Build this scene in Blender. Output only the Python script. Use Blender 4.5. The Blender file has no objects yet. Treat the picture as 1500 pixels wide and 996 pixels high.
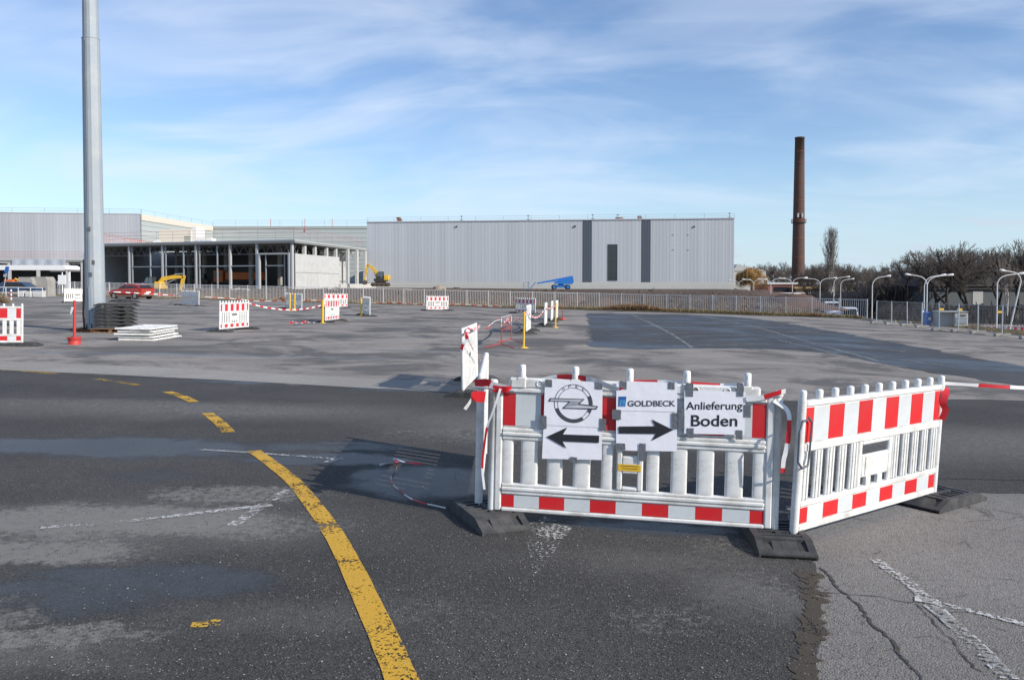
import bpy, bmesh, math, random
import numpy as np
from mathutils import Vector, Matrix, noise

SC = bpy.context.scene
COL = SC.collection
PI = math.pi
random.seed(7)

# ------------------------------------------------------------------ camera
H = 1.75
F = 1200.0                      # focal length in pixels of the 1500 px wide picture
PITCH = math.atan(40 / F)
cam = bpy.data.cameras.new('camera'); co = bpy.data.objects.new('camera', cam); COL.objects.link(co)
co.location = (0, 0, H); co.rotation_euler = (PI / 2 - PITCH, 0, 0)
cam.sensor_width = 36; cam.lens = 36 * F / 1500; cam.shift_y = -43 / 1500
cam.clip_end = 6000; cam.clip_start = 0.05
SC.camera = co

# ------------------------------------------------------------------ sky, sun, exposure
SUN_EL, SUN_AZ = math.radians(29), math.radians(-31)      # azimuth measured from +X towards +Y
w = bpy.data.worlds.new('World'); SC.world = w; w.use_nodes = True
nt = w.node_tree; nt.nodes.clear()
def wn(t, **k):
    n = nt.nodes.new(t)
    for a, b in k.items(): setattr(n, a, b)
    return n
def wmath(op, a, b=None, c=None):
    n = wn('ShaderNodeMath', operation=op)
    for i, v in enumerate((a, b, c)):
        if v is None: continue
        if isinstance(v, (int, float)): n.inputs[i].default_value = v
        else: nt.links.new(v, n.inputs[i])
    return n.outputs[0]
sky = wn('ShaderNodeTexSky', sky_type='NISHITA'); sky.sun_disc = False
sky.sun_elevation = SUN_EL; sky.sun_rotation = PI / 2 - SUN_AZ
sky.air_density = 1.0; sky.dust_density = 0.2; sky.ozone_density = 1.6; sky.altitude = 100
tc = wn('ShaderNodeTexCoord'); sep = wn('ShaderNodeSeparateXYZ'); nt.links.new(tc.outputs['Generated'], sep.inputs[0])
zc = wmath('MAXIMUM', sep.outputs[2], 0.0)
zz = wmath('ADD', zc, 0.20)
cu = wmath('DIVIDE', sep.outputs[0], zz); cv = wmath('DIVIDE', sep.outputs[1], zz)
comb = wn('ShaderNodeCombineXYZ'); nt.links.new(cu, comb.inputs[0]); nt.links.new(cv, comb.inputs[1])
def cloud(rot, scale, nscale, det, dist, lo, hi, off=(0, 0, 0)):
    mp = wn('ShaderNodeMapping'); mp.inputs['Rotation'].default_value = (0, 0, rot); mp.inputs['Scale'].default_value = scale
    mp.inputs['Location'].default_value = off
    nt.links.new(comb.outputs[0], mp.inputs[0])
    no = wn('ShaderNodeTexNoise'); no.inputs['Scale'].default_value = nscale; no.inputs['Detail'].default_value = det
    no.inputs['Roughness'].default_value = 0.52; no.inputs['Distortion'].default_value = dist
    nt.links.new(mp.outputs[0], no.inputs[0])
    mr = wn('ShaderNodeMapRange', interpolation_type='SMOOTHSTEP')
    mr.inputs[1].default_value = lo; mr.inputs[2].default_value = hi
    nt.links.new(no.outputs[0], mr.inputs[0])
    return mr.outputs[0]
c1 = cloud(0.5, (0.8, 1.15, 1), 1.3, 7, 1.0, 0.36, 0.72, (4.4, 2.3, 0))
c2 = cloud(-0.35, (0.5, 1.9, 1), 2.6, 6, 0.6, 0.46, 0.80, (5.2, 3.1, 0))
c3 = cloud(0.1, (1, 1, 1), 0.65, 3, 0.0, 0.35, 0.60, (6.2, 3.7, 0))
m = wmath('MULTIPLY', c1, wmath('MULTIPLY_ADD', c3, 0.55, 0.45))
m = wmath('ADD', m, wmath('MULTIPLY', c2, 0.35))
m = wmath('MINIMUM', m, 1.0)
m = wmath('MULTIPLY', m, 0.52)
# more veil towards the right of the view, as cirrus thickens that way
mixc = wn('ShaderNodeMix', data_type='RGBA'); nt.links.new(m, mixc.inputs[0])
tint = wn('ShaderNodeMix', data_type='RGBA', blend_type='MULTIPLY'); tint.inputs[0].default_value = 1
nt.links.new(sky.outputs[0], tint.inputs[6]); tint.inputs[7].default_value = (0.90, 0.98, 1.13, 1)
nt.links.new(tint.outputs[2], mixc.inputs[6]); mixc.inputs[7].default_value = (6.1, 6.7, 7.7, 1)
# pale blue haze low over the horizon
hz_ = wn('ShaderNodeMapRange', interpolation_type='SMOOTHSTEP'); hz_.inputs[1].default_value = 0.16; hz_.inputs[2].default_value = 0.0; hz_.inputs[4].default_value = 0.65
nt.links.new(sep.outputs[2], hz_.inputs[0])
mixh = wn('ShaderNodeMix', data_type='RGBA'); nt.links.new(hz_.outputs[0], mixh.inputs[0]); nt.links.new(mixc.outputs[2], mixh.inputs[6]); mixh.inputs[7].default_value = (3.7, 5.1, 6.5, 1)
# small low cumulus near the horizon
az = wmath('ARCTAN2', sep.outputs[0], sep.outputs[1])
cb = wn('ShaderNodeCombineXYZ'); nt.links.new(wmath('MULTIPLY', az, 9.0), cb.inputs[0]); nt.links.new(wmath('MULTIPLY', sep.outputs[2], 42.0), cb.inputs[1])
cn = wn('ShaderNodeTexNoise'); cn.inputs['Scale'].default_value = 1.0; cn.inputs['Detail'].default_value = 5; nt.links.new(cb.outputs[0], cn.inputs[0])
mr = wn('ShaderNodeMapRange', interpolation_type='SMOOTHSTEP'); mr.inputs[1].default_value = 0.55; mr.inputs[2].default_value = 0.66; nt.links.new(cn.outputs[0], mr.inputs[0])
band = wn('ShaderNodeMapRange', interpolation_type='SMOOTHSTEP'); band.inputs[1].default_value = 0.085; band.inputs[2].default_value = 0.05; nt.links.new(sep.outputs[2], band.inputs[0])
cm = wmath('MULTIPLY', wmath('MULTIPLY', mr.outputs[0], band.outputs[0]), 0.75)
mix2 = wn('ShaderNodeMix', data_type='RGBA'); nt.links.new(cm, mix2.inputs[0]); nt.links.new(mixh.outputs[2], mix2.inputs[6]); mix2.inputs[7].default_value = (4.6, 5.0, 6.0, 1)
bg = wn('ShaderNodeBackground'); bg.inputs[1].default_value = 0.10
nt.links.new(mix2.outputs[2], bg.inputs[0])
wo = wn('ShaderNodeOutputWorld'); nt.links.new(bg.outputs[0], wo.inputs[0])

sl = bpy.data.lights.new('sun', 'SUN'); sl.energy = 3.6; sl.angle = math.radians(0.5); sl.color = (1.0, 0.93, 0.83)
so = bpy.data.objects.new('sun', sl); COL.objects.link(so)
sd = Vector((math.cos(SUN_EL) * math.cos(SUN_AZ), math.cos(SUN_EL) * math.sin(SUN_AZ), math.sin(SUN_EL)))
so.rotation_euler = sd.to_track_quat('Z', 'Y').to_euler(); so.location = (30, -10, 40)
SC.view_settings.view_transform = 'Standard'; SC.view_settings.look = 'None'
SC.view_settings.exposure = 0.5; SC.view_settings.gamma = 1.0
SC.cycles.max_bounces = 6; SC.cycles.transparent_max_bounces = 12

# ------------------------------------------------------------------ survey helpers: photo pixel -> real point
GA, GB = -0.0205, -0.0054
def gz(x, y): return GA * x + GB * y
GN = Vector((-GA, -GB, 1)).normalized()
CO = Vector((0, 0, H))
def ray(px, py):
    cx = (px - 750) / F; cy = -(py + 43 - 498) / F
    f = Vector((0, math.cos(PITCH), -math.sin(PITCH))); u = Vector((0, math.sin(PITCH), math.cos(PITCH)))
    return Vector((cx, 0, 0)) + f + u * cy
def G(px, py):                     # point of the yard's surface
    d = ray(px, py); t = H / (GA * d.x + GB * d.y - d.z) * -1
    t = -H / (d.z - GA * d.x - GB * d.y)
    return CO + d * t
def P(px, py, Y):                  # point at distance Y
    d = ray(px, py); return CO + d * (Y / d.y)
def plane_loc(M, px, py):          # local point where the ray meets local plane y = 0
    I = M.inverted(); o = I @ CO; d = I.to_3x3() @ ray(px, py)
    return o + d * (-o.y / d.y)

# ------------------------------------------------------------------ materials
MATS = {}
def nodes(m): return m.node_tree.nodes, m.node_tree.links
def mat(name, col, rough=0.6, metal=0.0, var=0.0, nscale=8.0, bump=0.0, bscale=60.0, dirt=None, dirt_amt=0.0, rnd=0.0, spec=None):
    if name in MATS: return MATS[name]
    m = bpy.data.materials.new(name); m.use_nodes = True; N, L = nodes(m)
    b = N['Principled BSDF']; b.inputs['Roughness'].default_value = rough; b.inputs['Metallic'].default_value = metal
    if spec is not None: b.inputs['Specular IOR Level'].default_value = spec
    c = (*col, 1); b.inputs['Base Color'].default_value = c
    t = N.new('ShaderNodeTexCoord'); src = None
    if var or dirt:
        n = N.new('ShaderNodeTexNoise'); n.inputs['Scale'].default_value = nscale; n.inputs['Detail'].default_value = 6; n.inputs['Roughness'].default_value = 0.62
        L.new(t.outputs['Object'], n.inputs[0])
    if var:
        mx = N.new('ShaderNodeMix'); mx.data_type = 'RGBA'; L.new(n.outputs[0], mx.inputs[0])
        mx.inputs[6].default_value = tuple(x * (1 - var) for x in col) + (1,); mx.inputs[7].default_value = tuple(min(1, x * (1 + var)) for x in col) + (1,)
        src = mx.outputs[2]
    if dirt:
        n2 = N.new('ShaderNodeTexNoise'); n2.inputs['Scale'].default_value = nscale * 0.37 + 1; n2.inputs['Detail'].default_value = 8; n2.inputs['Roughness'].default_value = 0.7
        L.new(t.outputs['Object'], n2.inputs[0])
        mr = N.new('ShaderNodeMapRange'); mr.inputs[1].default_value = 0.45; mr.inputs[2].default_value = 0.72; mr.inputs[4].default_value = dirt_amt
        L.new(n2.outputs[0], mr.inputs[0])
        mx = N.new('ShaderNodeMix'); mx.data_type = 'RGBA'; L.new(mr.outputs[0], mx.inputs[0])
        if src: L.new(src, mx.inputs[6])
        else: mx.inputs[6].default_value = c
        mx.inputs[7].default_value = (*dirt, 1); src = mx.outputs[2]
    if rnd:
        oi = N.new('ShaderNodeObjectInfo'); mr = N.new('ShaderNodeMapRange'); L.new(oi.outputs['Random'], mr.inputs[0])
        mr.inputs[3].default_value = 1 - rnd; mr.inputs[4].default_value = 1 + rnd
        hs = N.new('ShaderNodeHueSaturation'); L.new(mr.outputs[0], hs.inputs['Value'])
        if src: L.new(src, hs.inputs['Color'])
        else: hs.inputs['Color'].default_value = c
        src = hs.outputs[0]
    if src: L.new(src, b.inputs['Base Color'])
    if bump:
        n3 = N.new('ShaderNodeTexNoise'); n3.inputs['Scale'].default_value = bscale; n3.inputs['Detail'].default_value = 5
        L.new(t.outputs['Object'], n3.inputs[0]); bp = N.new('ShaderNodeBump'); bp.inputs['Strength'].default_value = bump; bp.inputs['Distance'].default_value = 0.01
        L.new(n3.outputs[0], bp.inputs['Height']); L.new(bp.outputs[0], b.inputs['Normal'])
    MATS[name] = m
    return m

white_pl = mat('white_plastic', (0.76, 0.76, 0.735), 0.42, var=0.05, dirt=(0.36, 0.33, 0.28), dirt_amt=0.75, nscale=10)
def side_dirt(m):                  # splash dirt near the bottom of the white plastic barriers and black grime specks
    N, L = nodes(m); b = N['Principled BSDF']; src = b.inputs['Base Color'].links[0].from_socket
    t = N.new('ShaderNodeTexCoord'); n = N.new('ShaderNodeTexNoise'); n.inputs['Scale'].default_value = 55; n.inputs['Detail'].default_value = 3; L.new(t.outputs['Object'], n.inputs[0])
    mr = N.new('ShaderNodeMapRange'); mr.inputs[1].default_value = 0.66; mr.inputs[2].default_value = 0.74; mr.inputs[4].default_value = 0.7; L.new(n.outputs[0], mr.inputs[0])
    mx = N.new('ShaderNodeMix'); mx.data_type = 'RGBA'; L.new(mr.outputs[0], mx.inputs[0]); L.new(src, mx.inputs[6]); mx.inputs[7].default_value = (0.25, 0.24, 0.22, 1)
    L.new(mx.outputs[2], b.inputs['Base Color'])
side_dirt(white_pl)
old_white = mat('weathered_white_plastic', (0.62, 0.62, 0.60), 0.55, var=0.06, dirt=(0.35, 0.33, 0.3), dirt_amt=0.4, nscale=9)
red_sheet = mat('red_reflective_sheet', (0.62, 0.016, 0.02), 0.42, var=0.04, nscale=5, dirt=(0.30, 0.09, 0.08), dirt_amt=0.5, rnd=0.06)
wht_sheet = mat('white_reflective_sheet', (0.62, 0.65, 0.66), 0.38, var=0.03, nscale=5, dirt=(0.40, 0.39, 0.36), dirt_amt=0.55, rnd=0.04)
rubber = mat('recycled_rubber', (0.040, 0.041, 0.043), 0.75, var=0.3, nscale=20, dirt=(0.16, 0.15, 0.14), dirt_amt=0.5, bump=0.35, bscale=90, rnd=0.2)
galv = mat('galvanised_steel', (0.50, 0.55, 0.58), 0.45, 0.55, var=0.10, nscale=3, dirt=(0.32, 0.36, 0.4), dirt_amt=0.35)
mast_m = mat('weathered_mast_zinc', (0.33, 0.37, 0.40), 0.6, 0.15, var=0.14, nscale=1.2, dirt=(0.46, 0.46, 0.43), dirt_amt=0.6)
steel = mat('grey_steel_paint', (0.42, 0.44, 0.44), 0.5, 0.2, var=0.06, nscale=2)
fence_m = mat('galvanised_fence', (0.68, 0.67, 0.66), 0.55, 0.05, var=0.08, nscale=2)
paper = mat('office_paper', (0.87, 0.86, 0.91), 0.85, var=0.02, nscale=12, bump=0.25, bscale=14)
ink = mat('toner_black', (0.022, 0.022, 0.028), 0.5, var=0.35, nscale=18)
inkblue = mat('print_blue', (0.02, 0.12, 0.36), 0.5)
inklblue = mat('print_light_blue', (0.10, 0.35, 0.62), 0.5)
silver = mat('print_silver', (0.36, 0.37, 0.40), 0.5, var=0.5, nscale=14)
ducttape = mat('grey_duct_tape', (0.17, 0.18, 0.20), 0.35, 0.2, var=0.2, nscale=30, bump=0.5, bscale=60)
tape_w = mat('barrier_tape_white', (0.80, 0.80, 0.80), 0.4)
tape_r = mat('barrier_tape_red', (0.62, 0.02, 0.03), 0.4)
red_p = mat('red_paint', (0.52, 0.035, 0.03), 0.55, var=0.2, nscale=14, dirt=(0.3, 0.1, 0.08), dirt_amt=0.5)
yel_p = mat('yellow_paint', (0.75, 0.46, 0.03), 0.5, var=0.1, nscale=10)
yel_m = mat('machine_yellow', (0.74, 0.44, 0.03), 0.42, var=0.12, nscale=2.5, dirt=(0.3, 0.22, 0.12), dirt_amt=0.6)
blu_m = mat('machine_blue', (0.02, 0.16, 0.50), 0.4, var=0.12, nscale=2.5)
org_m = mat('machine_orange', (0.62, 0.16, 0.03), 0.5, var=0.1, nscale=2)
dark_m = mat('dark_grime', (0.03, 0.03, 0.03), 0.7, var=0.3)
track_m = mat('muddy_track', (0.10, 0.07, 0.05), 0.9, var=0.4, nscale=4)
glass_d = mat('dark_glass', (0.02, 0.025, 0.03), 0.08, 0.0, spec=0.8)
conc = mat('precast_concrete', (0.50, 0.50, 0.485), 0.85, var=0.10, nscale=0.8, dirt=(0.33, 0.32, 0.3), dirt_amt=0.5, bump=0.2, bscale=6, rnd=0.05)
conc_d = mat('old_concrete', (0.36, 0.34, 0.31), 0.9, var=0.2, nscale=1.2, dirt=(0.2, 0.19, 0.16), dirt_amt=0.7, bump=0.5, bscale=8, rnd=0.1)
clad = mat('silver_cladding', (0.50, 0.52, 0.54), 0.55, 0.1, var=0.03, nscale=0.3, rnd=0.055)
clad_l = mat('light_cladding', (0.44, 0.45, 0.47), 0.6, 0.1, var=0.03, nscale=0.3, rnd=0.05)
clad_d = mat('anthracite_cladding', (0.085, 0.10, 0.125), 0.5, 0.1, var=0.04, nscale=0.3)
board_g = mat('pale_green_board', (0.43, 0.47, 0.455), 0.7, var=0.05, nscale=0.4, rnd=0.04)
cream = mat('cream_parapet', (0.66, 0.60, 0.50), 0.7, var=0.05, nscale=0.5)
plinth = mat('plinth_concrete', (0.50, 0.50, 0.47), 0.8, var=0.06, nscale=0.5)
roof_m = mat('roof_sheet', (0.40, 0.41, 0.40), 0.7, var=0.1, nscale=0.6)
tarp = mat('grey_tarp', (0.40, 0.44, 0.50), 0.4, var=0.1, nscale=0.7)
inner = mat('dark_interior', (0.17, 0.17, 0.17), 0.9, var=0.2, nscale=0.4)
brick_c = mat('chimney_brick', (0.105, 0.058, 0.045), 0.9, var=0.25, nscale=1.4, dirt=(0.07, 0.045, 0.04), dirt_amt=0.8)
brick_r = mat('red_brick', (0.20, 0.075, 0.055), 0.9, var=0.2, nscale=2)
wood_m = mat('pallet_wood', (0.30, 0.17, 0.09), 0.85, var=0.3, nscale=9)
rust = mat('rust', (0.22, 0.08, 0.04), 0.9, var=0.3, nscale=6)
bark = mat('dark_bark', (0.036, 0.030, 0.025), 0.95, var=0.3, nscale=3)
twig = mat('bare_twigs', (0.125, 0.105, 0.09), 0.95, var=0.2, nscale=1, rnd=0.25)
twig_l = mat('pale_twigs', (0.20, 0.17, 0.145), 0.95, var=0.2, nscale=1, rnd=0.15)
willow_m = mat('willow_twigs', (0.36, 0.21, 0.07), 0.9, var=0.25, nscale=1)
birch = mat('birch_bark', (0.45, 0.43, 0.40), 0.8, var=0.4, nscale=6)
car_red = mat('car_red', (0.36, 0.045, 0.02), 0.25, 0.1, var=0.04, nscale=3, spec=0.7)
car_wht = mat('van_white', (0.75, 0.76, 0.78), 0.3)
tyre = mat('tyre_rubber', (0.03, 0.03, 0.032), 0.85)
lamp_w = mat('lamp_white_paint', (0.60, 0.60, 0.585), 0.45, var=0.05)
sign_b = mat('sign_blue', (0.02, 0.10, 0.38), 0.4)

# ------------------------------------------------------------------ mesh builder
CH = {}
def link(o, parent=None):
    COL.objects.link(o)
    if parent is not None: o.parent = parent; CH.setdefault(parent.name, []).append(o)
    return o
def KIDS(o): return CH.get(o.name, [])
class MB:
    def __init__(s): s.v = []; s.f = []; s.m = []; s.sm = []; s.cm = 0
    def mat(s, i): s.cm = i; return s
    def add(s, vs, fs, smooth=False):
        o = len(s.v); s.v += [tuple(v) for v in vs]
        for f in fs: s.f.append(tuple(i + o for i in f)); s.m.append(s.cm); s.sm.append(smooth)
        return s
    def box(s, x0, x1, y0, y1, z0, z1, M=None):
        vs = [Vector(p) for p in ((x0,y0,z0),(x1,y0,z0),(x1,y1,z0),(x0,y1,z0),(x0,y0,z1),(x1,y0,z1),(x1,y1,z1),(x0,y1,z1))]
        if M is not None: vs = [M @ v for v in vs]
        return s.add(vs, [(0,3,2,1),(4,5,6,7),(0,1,5,4),(1,2,6,5),(2,3,7,6),(3,0,4,7)])
    def cbox(s, x0, x1, y0, y1, z0, z1, c=0.008):   # box with chamfered upright and lying edges (face frames)
        c = min(c, (x1-x0)*.3, (y1-y0)*.3, (z1-z0)*.3)
        vs = []; idx = {}
        for sx in (0, 1):
            for sy in (0, 1):
                for sz in (0, 1):
                    X = (x0, x1)[sx]; Y = (y0, y1)[sy]; Z = (z0, z1)[sz]
                    dx = c * (1 - 2*sx); dy = c * (1 - 2*sy); dz = c * (1 - 2*sz)
                    for ax, p in (('x', (X, Y+dy, Z+dz)), ('y', (X+dx, Y, Z+dz)), ('z', (X+dx, Y+dy, Z))):
                        idx[(sx, sy, sz, ax)] = len(vs); vs.append(p)
        fs = []
        I = lambda a, b, c_, d: idx[(a, b, c_, d)]
        fs.append((I(0,0,0,'x'), I(0,0,1,'x'), I(0,1,1,'x'), I(0,1,0,'x'))); fs.append((I(1,0,0,'x'), I(1,1,0,'x'), I(1,1,1,'x'), I(1,0,1,'x')))
        fs.append((I(0,0,0,'y'), I(1,0,0,'y'), I(1,0,1,'y'), I(0,0,1,'y'))); fs.append((I(0,1,0,'y'), I(0,1,1,'y'), I(1,1,1,'y'), I(1,1,0,'y')))
        fs.append((I(0,0,0,'z'), I(0,1,0,'z'), I(1,1,0,'z'), I(1,0,0,'z'))); fs.append((I(0,0,1,'z'), I(1,0,1,'z'), I(1,1,1,'z'), I(0,1,1,'z')))
        for a in (0, 1):
            for b in (0, 1):
                fs.append((I(0,a,b,'y'), I(0,a,b,'z'), I(1,a,b,'z'), I(1,a,b,'y')))
                fs.append((I(a,0,b,'x'), I(a,0,b,'z'), I(a,1,b,'z'), I(a,1,b,'x')))
                fs.append((I(a,b,0,'x'), I(a,b,0,'y'), I(a,b,1,'y'), I(a,b,1,'x')))
        for a in (0, 1):
            for b in (0, 1):
                for c_ in (0, 1): fs.append((I(a,b,c_,'x'), I(a,b,c_,'y'), I(a,b,c_,'z')))
        return s.add(vs, fs)
    def tube(s, p0, p1, r0, r1=None, n=8, caps=True, smooth=True):
        r1 = r0 if r1 is None else r1
        p0 = Vector(p0); p1 = Vector(p1); d = (p1 - p0)
        if d.length < 1e-6: return s
        q = d.to_track_quat('Z', 'Y'); vs = []
        for p, r in ((p0, r0), (p1, r1)):
            for k in range(n):
                a = 2 * PI * k / n; vs.append(p + q @ Vector((math.cos(a) * r, math.sin(a) * r, 0)))
        s.add(vs, [(k, (k+1) % n, n + (k+1) % n, n + k) for k in range(n)], smooth)
        if caps: s.add(vs[:n], [tuple(range(n-1, -1, -1))]); s.add(vs[n:], [tuple(range(n))])
        return s
    def path(s, pts, r, n=6):
        for a, b in zip(pts, pts[1:]): s.tube(a, b, r, r, n)
        return s
    def lathe(s, prof, n=24, c=(0, 0, 0), smooth=True):
        vs = []
        for r, z in prof:
            for k in range(n):
                a = 2 * PI * k / n; vs.append((c[0] + r * math.cos(a), c[1] + r * math.sin(a), c[2] + z))
        fs = []
        for j in range(len(prof) - 1):
            for k in range(n): fs.append((j*n + k, j*n + (k+1) % n, (j+1)*n + (k+1) % n, (j+1)*n + k))
        s.add(vs, fs, smooth)
        s.add(vs[-n:], [tuple(range(n))]); s.add(vs[:n], [tuple(range(n-1, -1, -1))])
        return s
    def prism(s, poly, y0, y1):     # polygon in x,z extruded along y
        n = len(poly); a = sum(poly[i][0]*poly[(i+1) % n][1] - poly[(i+1) % n][0]*poly[i][1] for i in range(n))
        if a < 0: poly = poly[::-1]
        vs = [(x, y0, z) for x, z in poly] + [(x, y1, z) for x, z in poly]
        fs = [tuple(range(n)), tuple(range(2*n-1, n-1, -1))] + [(i, n+i, n+(i+1) % n, (i+1) % n) for i in range(n)]
        return s.add(vs, fs)
    def mesh(s, name, mats):
        me = bpy.data.meshes.new(name); me.from_pydata(s.v, [], s.f)
        for m_ in (mats if isinstance(mats, (list, tuple)) else [mats]): me.materials.append(m_)
        me.polygons.foreach_set('material_index', s.m); me.polygons.foreach_set('use_smooth', s.sm)
        me.update(); return me
    def build(s, name, mats, parent=None, loc=None):
        o = link(bpy.data.objects.new(name, s.mesh(name, mats)), parent)
        if loc is not None: o.location = loc
        return o

def obj(name, me, parent=None, loc=None, rot=None):
    o = link(bpy.data.objects.new(name, me), parent)
    if loc is not None: o.location = loc
    if rot is not None: o.rotation_euler = rot
    return o
def tag(o, label=None, cat=None, group=None, kind=None):
    if label: o['label'] = label
    if cat: o['category'] = cat
    if group: o['group'] = group
    if kind: o['kind'] = kind
    return o
def empty(name, M=None, label=None, cat=None, group=None):
    o = bpy.data.objects.new(name, None); COL.objects.link(o); o.empty_display_size = 0.2
    if M is not None: o.matrix_world = M
    return tag(o, label, cat, group)
def copy_tree(o, parent=None):
    c = link(o.copy(), parent)
    for ch in KIDS(o): copy_tree(ch, c)
    return c
def yard_frame(p, xdir, z=0.0, lean=0.0):      # frame standing on the (slightly tilted) yard, x along xdir
    x = Vector((xdir[0], xdir[1], 0)).normalized(); x = (x - GN * x.dot(GN)).normalized(); y = GN.cross(x)
    M = Matrix((x, y, GN)).transposed().to_4x4()
    if lean: M = M @ Matrix.Rotation(lean, 4, 'X')
    M.translation = Vector((p[0], p[1], gz(p[0], p[1]) + z))
    return M
def flat_frame(p, xdir):
    x = Vector((xdir[0], xdir[1], 0)).normalized(); z = Vector((0, 0, 1)); y = z.cross(x)
    M = Matrix((x, y, z)).transposed().to_4x4(); M.translation = Vector(p); return M
# ================================================================== GROUND
FENCE = [G(60, 432), G(160, 434.5), G(400, 441), G(650, 447.5), G(860, 452.5), G(1000, 456.8), G(1270, 466.5)]
def fence_y(x):
    pts = FENCE
    if x <= pts[0].x: return pts[0].y
    for a, b in zip(pts, pts[1:]):
        if x <= b.x: return a.y + (b.y - a.y) * (x - a.x) / (b.x - a.x)
    return pts[-1].y
VERGE = [G(1275, 470), G(1340, 474), G(1420, 482), G(1500, 492)]     # kerb line on the right, coming towards the camera
VX = [(-60.0, 31.0), (20.0, 25.5)]
def verge_x(y):
    pts = sorted([(p.y, p.x) for p in VERGE])
    if y <= pts[0][0]: return pts[0][1] + (pts[0][0] - y) * 0.0
    for a, b in zip(pts, pts[1:]):
        if y <= b[0]: return a[1] + (b[1] - a[1]) * (y - a[0]) / (b[0] - a[0])
    return pts[-1][1]
def sstep(a, b, x):
    t = min(1, max(0, (x - a) / (b - a))); return t * t * (3 - 2 * t)
def terrain(x, y):
    p = gz(x, y)
    fy = fence_y(x); 
    inside = p - 0.05
    if y < 0: p2 = p
    # platform of the building site
    pad = 0.80 if x < -14 else (0.62 if x > 8 else 0.80 - 0.18 * (x + 14) / 22)
    t = sstep(fy + 3, fy + 26, y)
    side = 1 - sstep(21, 36, x - 0.26 * (y - 80)) if y > 60 else 0
    low = max(p - 0.35 - 0.55 * sstep(2.5, 7, x - verge_x(y)), -2.6)
    hill = low
    if y > 60:
        n = noise.noise(Vector((x * 0.09, y * 0.12, 0))) * 0.5 + noise.noise(Vector((x * 0.35, y * 0.4, 3))) * 0.22
        mound = max(0, n + 0.05) * 0.35 * sstep(fy + 5, fy + 14, y) * (1 - sstep(fy + 34, fy + 46, y)) * (0.45 + 0.55 * sstep(-16, 2, x))
        padz = pad + mound
        hill = p * (1 - t) + padz * t if x < 80 else low
        hill = low + (hill - low) * side if x > 10 else hill
    o1 = sstep(fy + 0.4, fy + 3.0, y)                 # beyond the fence
    o2 = sstep(verge_x(y) + 0.6, verge_x(y) + 6, x)   # beyond the kerb
    z = inside
    if y > fy + 0.4: z = inside * (1 - o1) + hill * o1
    elif x > verge_x(y) + 0.6: z = inside * (1 - o2) + low * o2
    return z
def axis(segs):
    out = []
    for a, b, st in segs:
        n = max(1, round((b - a) / st)); out += [a + (b - a) * i / n for i in range(n)]
    out.append(segs[-1][1]); return out
xs = axis([(-2500, -300, 200), (-300, -100, 20), (-100, 90, 1.0), (90, 300, 15), (300, 2500, 200)])
ys = axis([(-300, 0, 30), (0, 56, 4), (56, 130, 0.9), (130, 240, 8), (240, 600, 40), (600, 3000, 300)])
vs = [(x, y, terrain(x, y)) for y in ys for x in xs]
nx = len(xs); fs = [(j*nx+i, j*nx+i+1, (j+1)*nx+i+1, (j+1)*nx+i) for j in range(len(ys)-1) for i in range(nx-1)]
# soil material
m = bpy.data.materials.new('site_soil'); m.use_nodes = True; N, L = nodes(m); b = N['Principled BSDF']; b.inputs['Roughness'].default_value = 0.95
t = N.new('ShaderNodeTexCoord'); n1 = N.new('ShaderNodeTexNoise'); n1.inputs['Scale'].default_value = 0.12; n1.inputs['Detail'].default_value = 8; n1.inputs['Roughness'].default_value = 0.65
L.new(t.outputs['Object'], n1.inputs[0])
cr = N.new('ShaderNodeValToRGB'); L.new(n1.outputs[0], cr.inputs[0]); e = cr.color_ramp.elements
e[0].position = 0.32; e[0].color = (0.050, 0.035, 0.026, 1); e[1].position = 0.72; e[1].color = (0.165, 0.125, 0.092, 1)
x_ = e.new(0.5); x_.color = (0.095, 0.067, 0.048, 1)
L.new(cr.outputs[0], b.inputs['Base Color'])
n2 = N.new('ShaderNodeTexNoise'); n2.inputs['Scale'].default_value = 2.2; n2.inputs['Detail'].default_value = 6; L.new(t.outputs['Object'], n2.inputs[0])
bp = N.new('ShaderNodeBump'); bp.inputs['Strength'].default_value = 0.9; bp.inputs['Distance'].default_value = 0.35; L.new(n2.outputs[0], bp.inputs['Height']); L.new(bp.outputs[0], b.inputs['Normal'])
soil = m
me = bpy.data.meshes.new('ground'); me.from_pydata(vs, [], fs); me.materials.append(soil)
me.polygons.foreach_set('use_smooth', [True] * len(fs))
tag(obj('ground', me), kind='structure')

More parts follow.
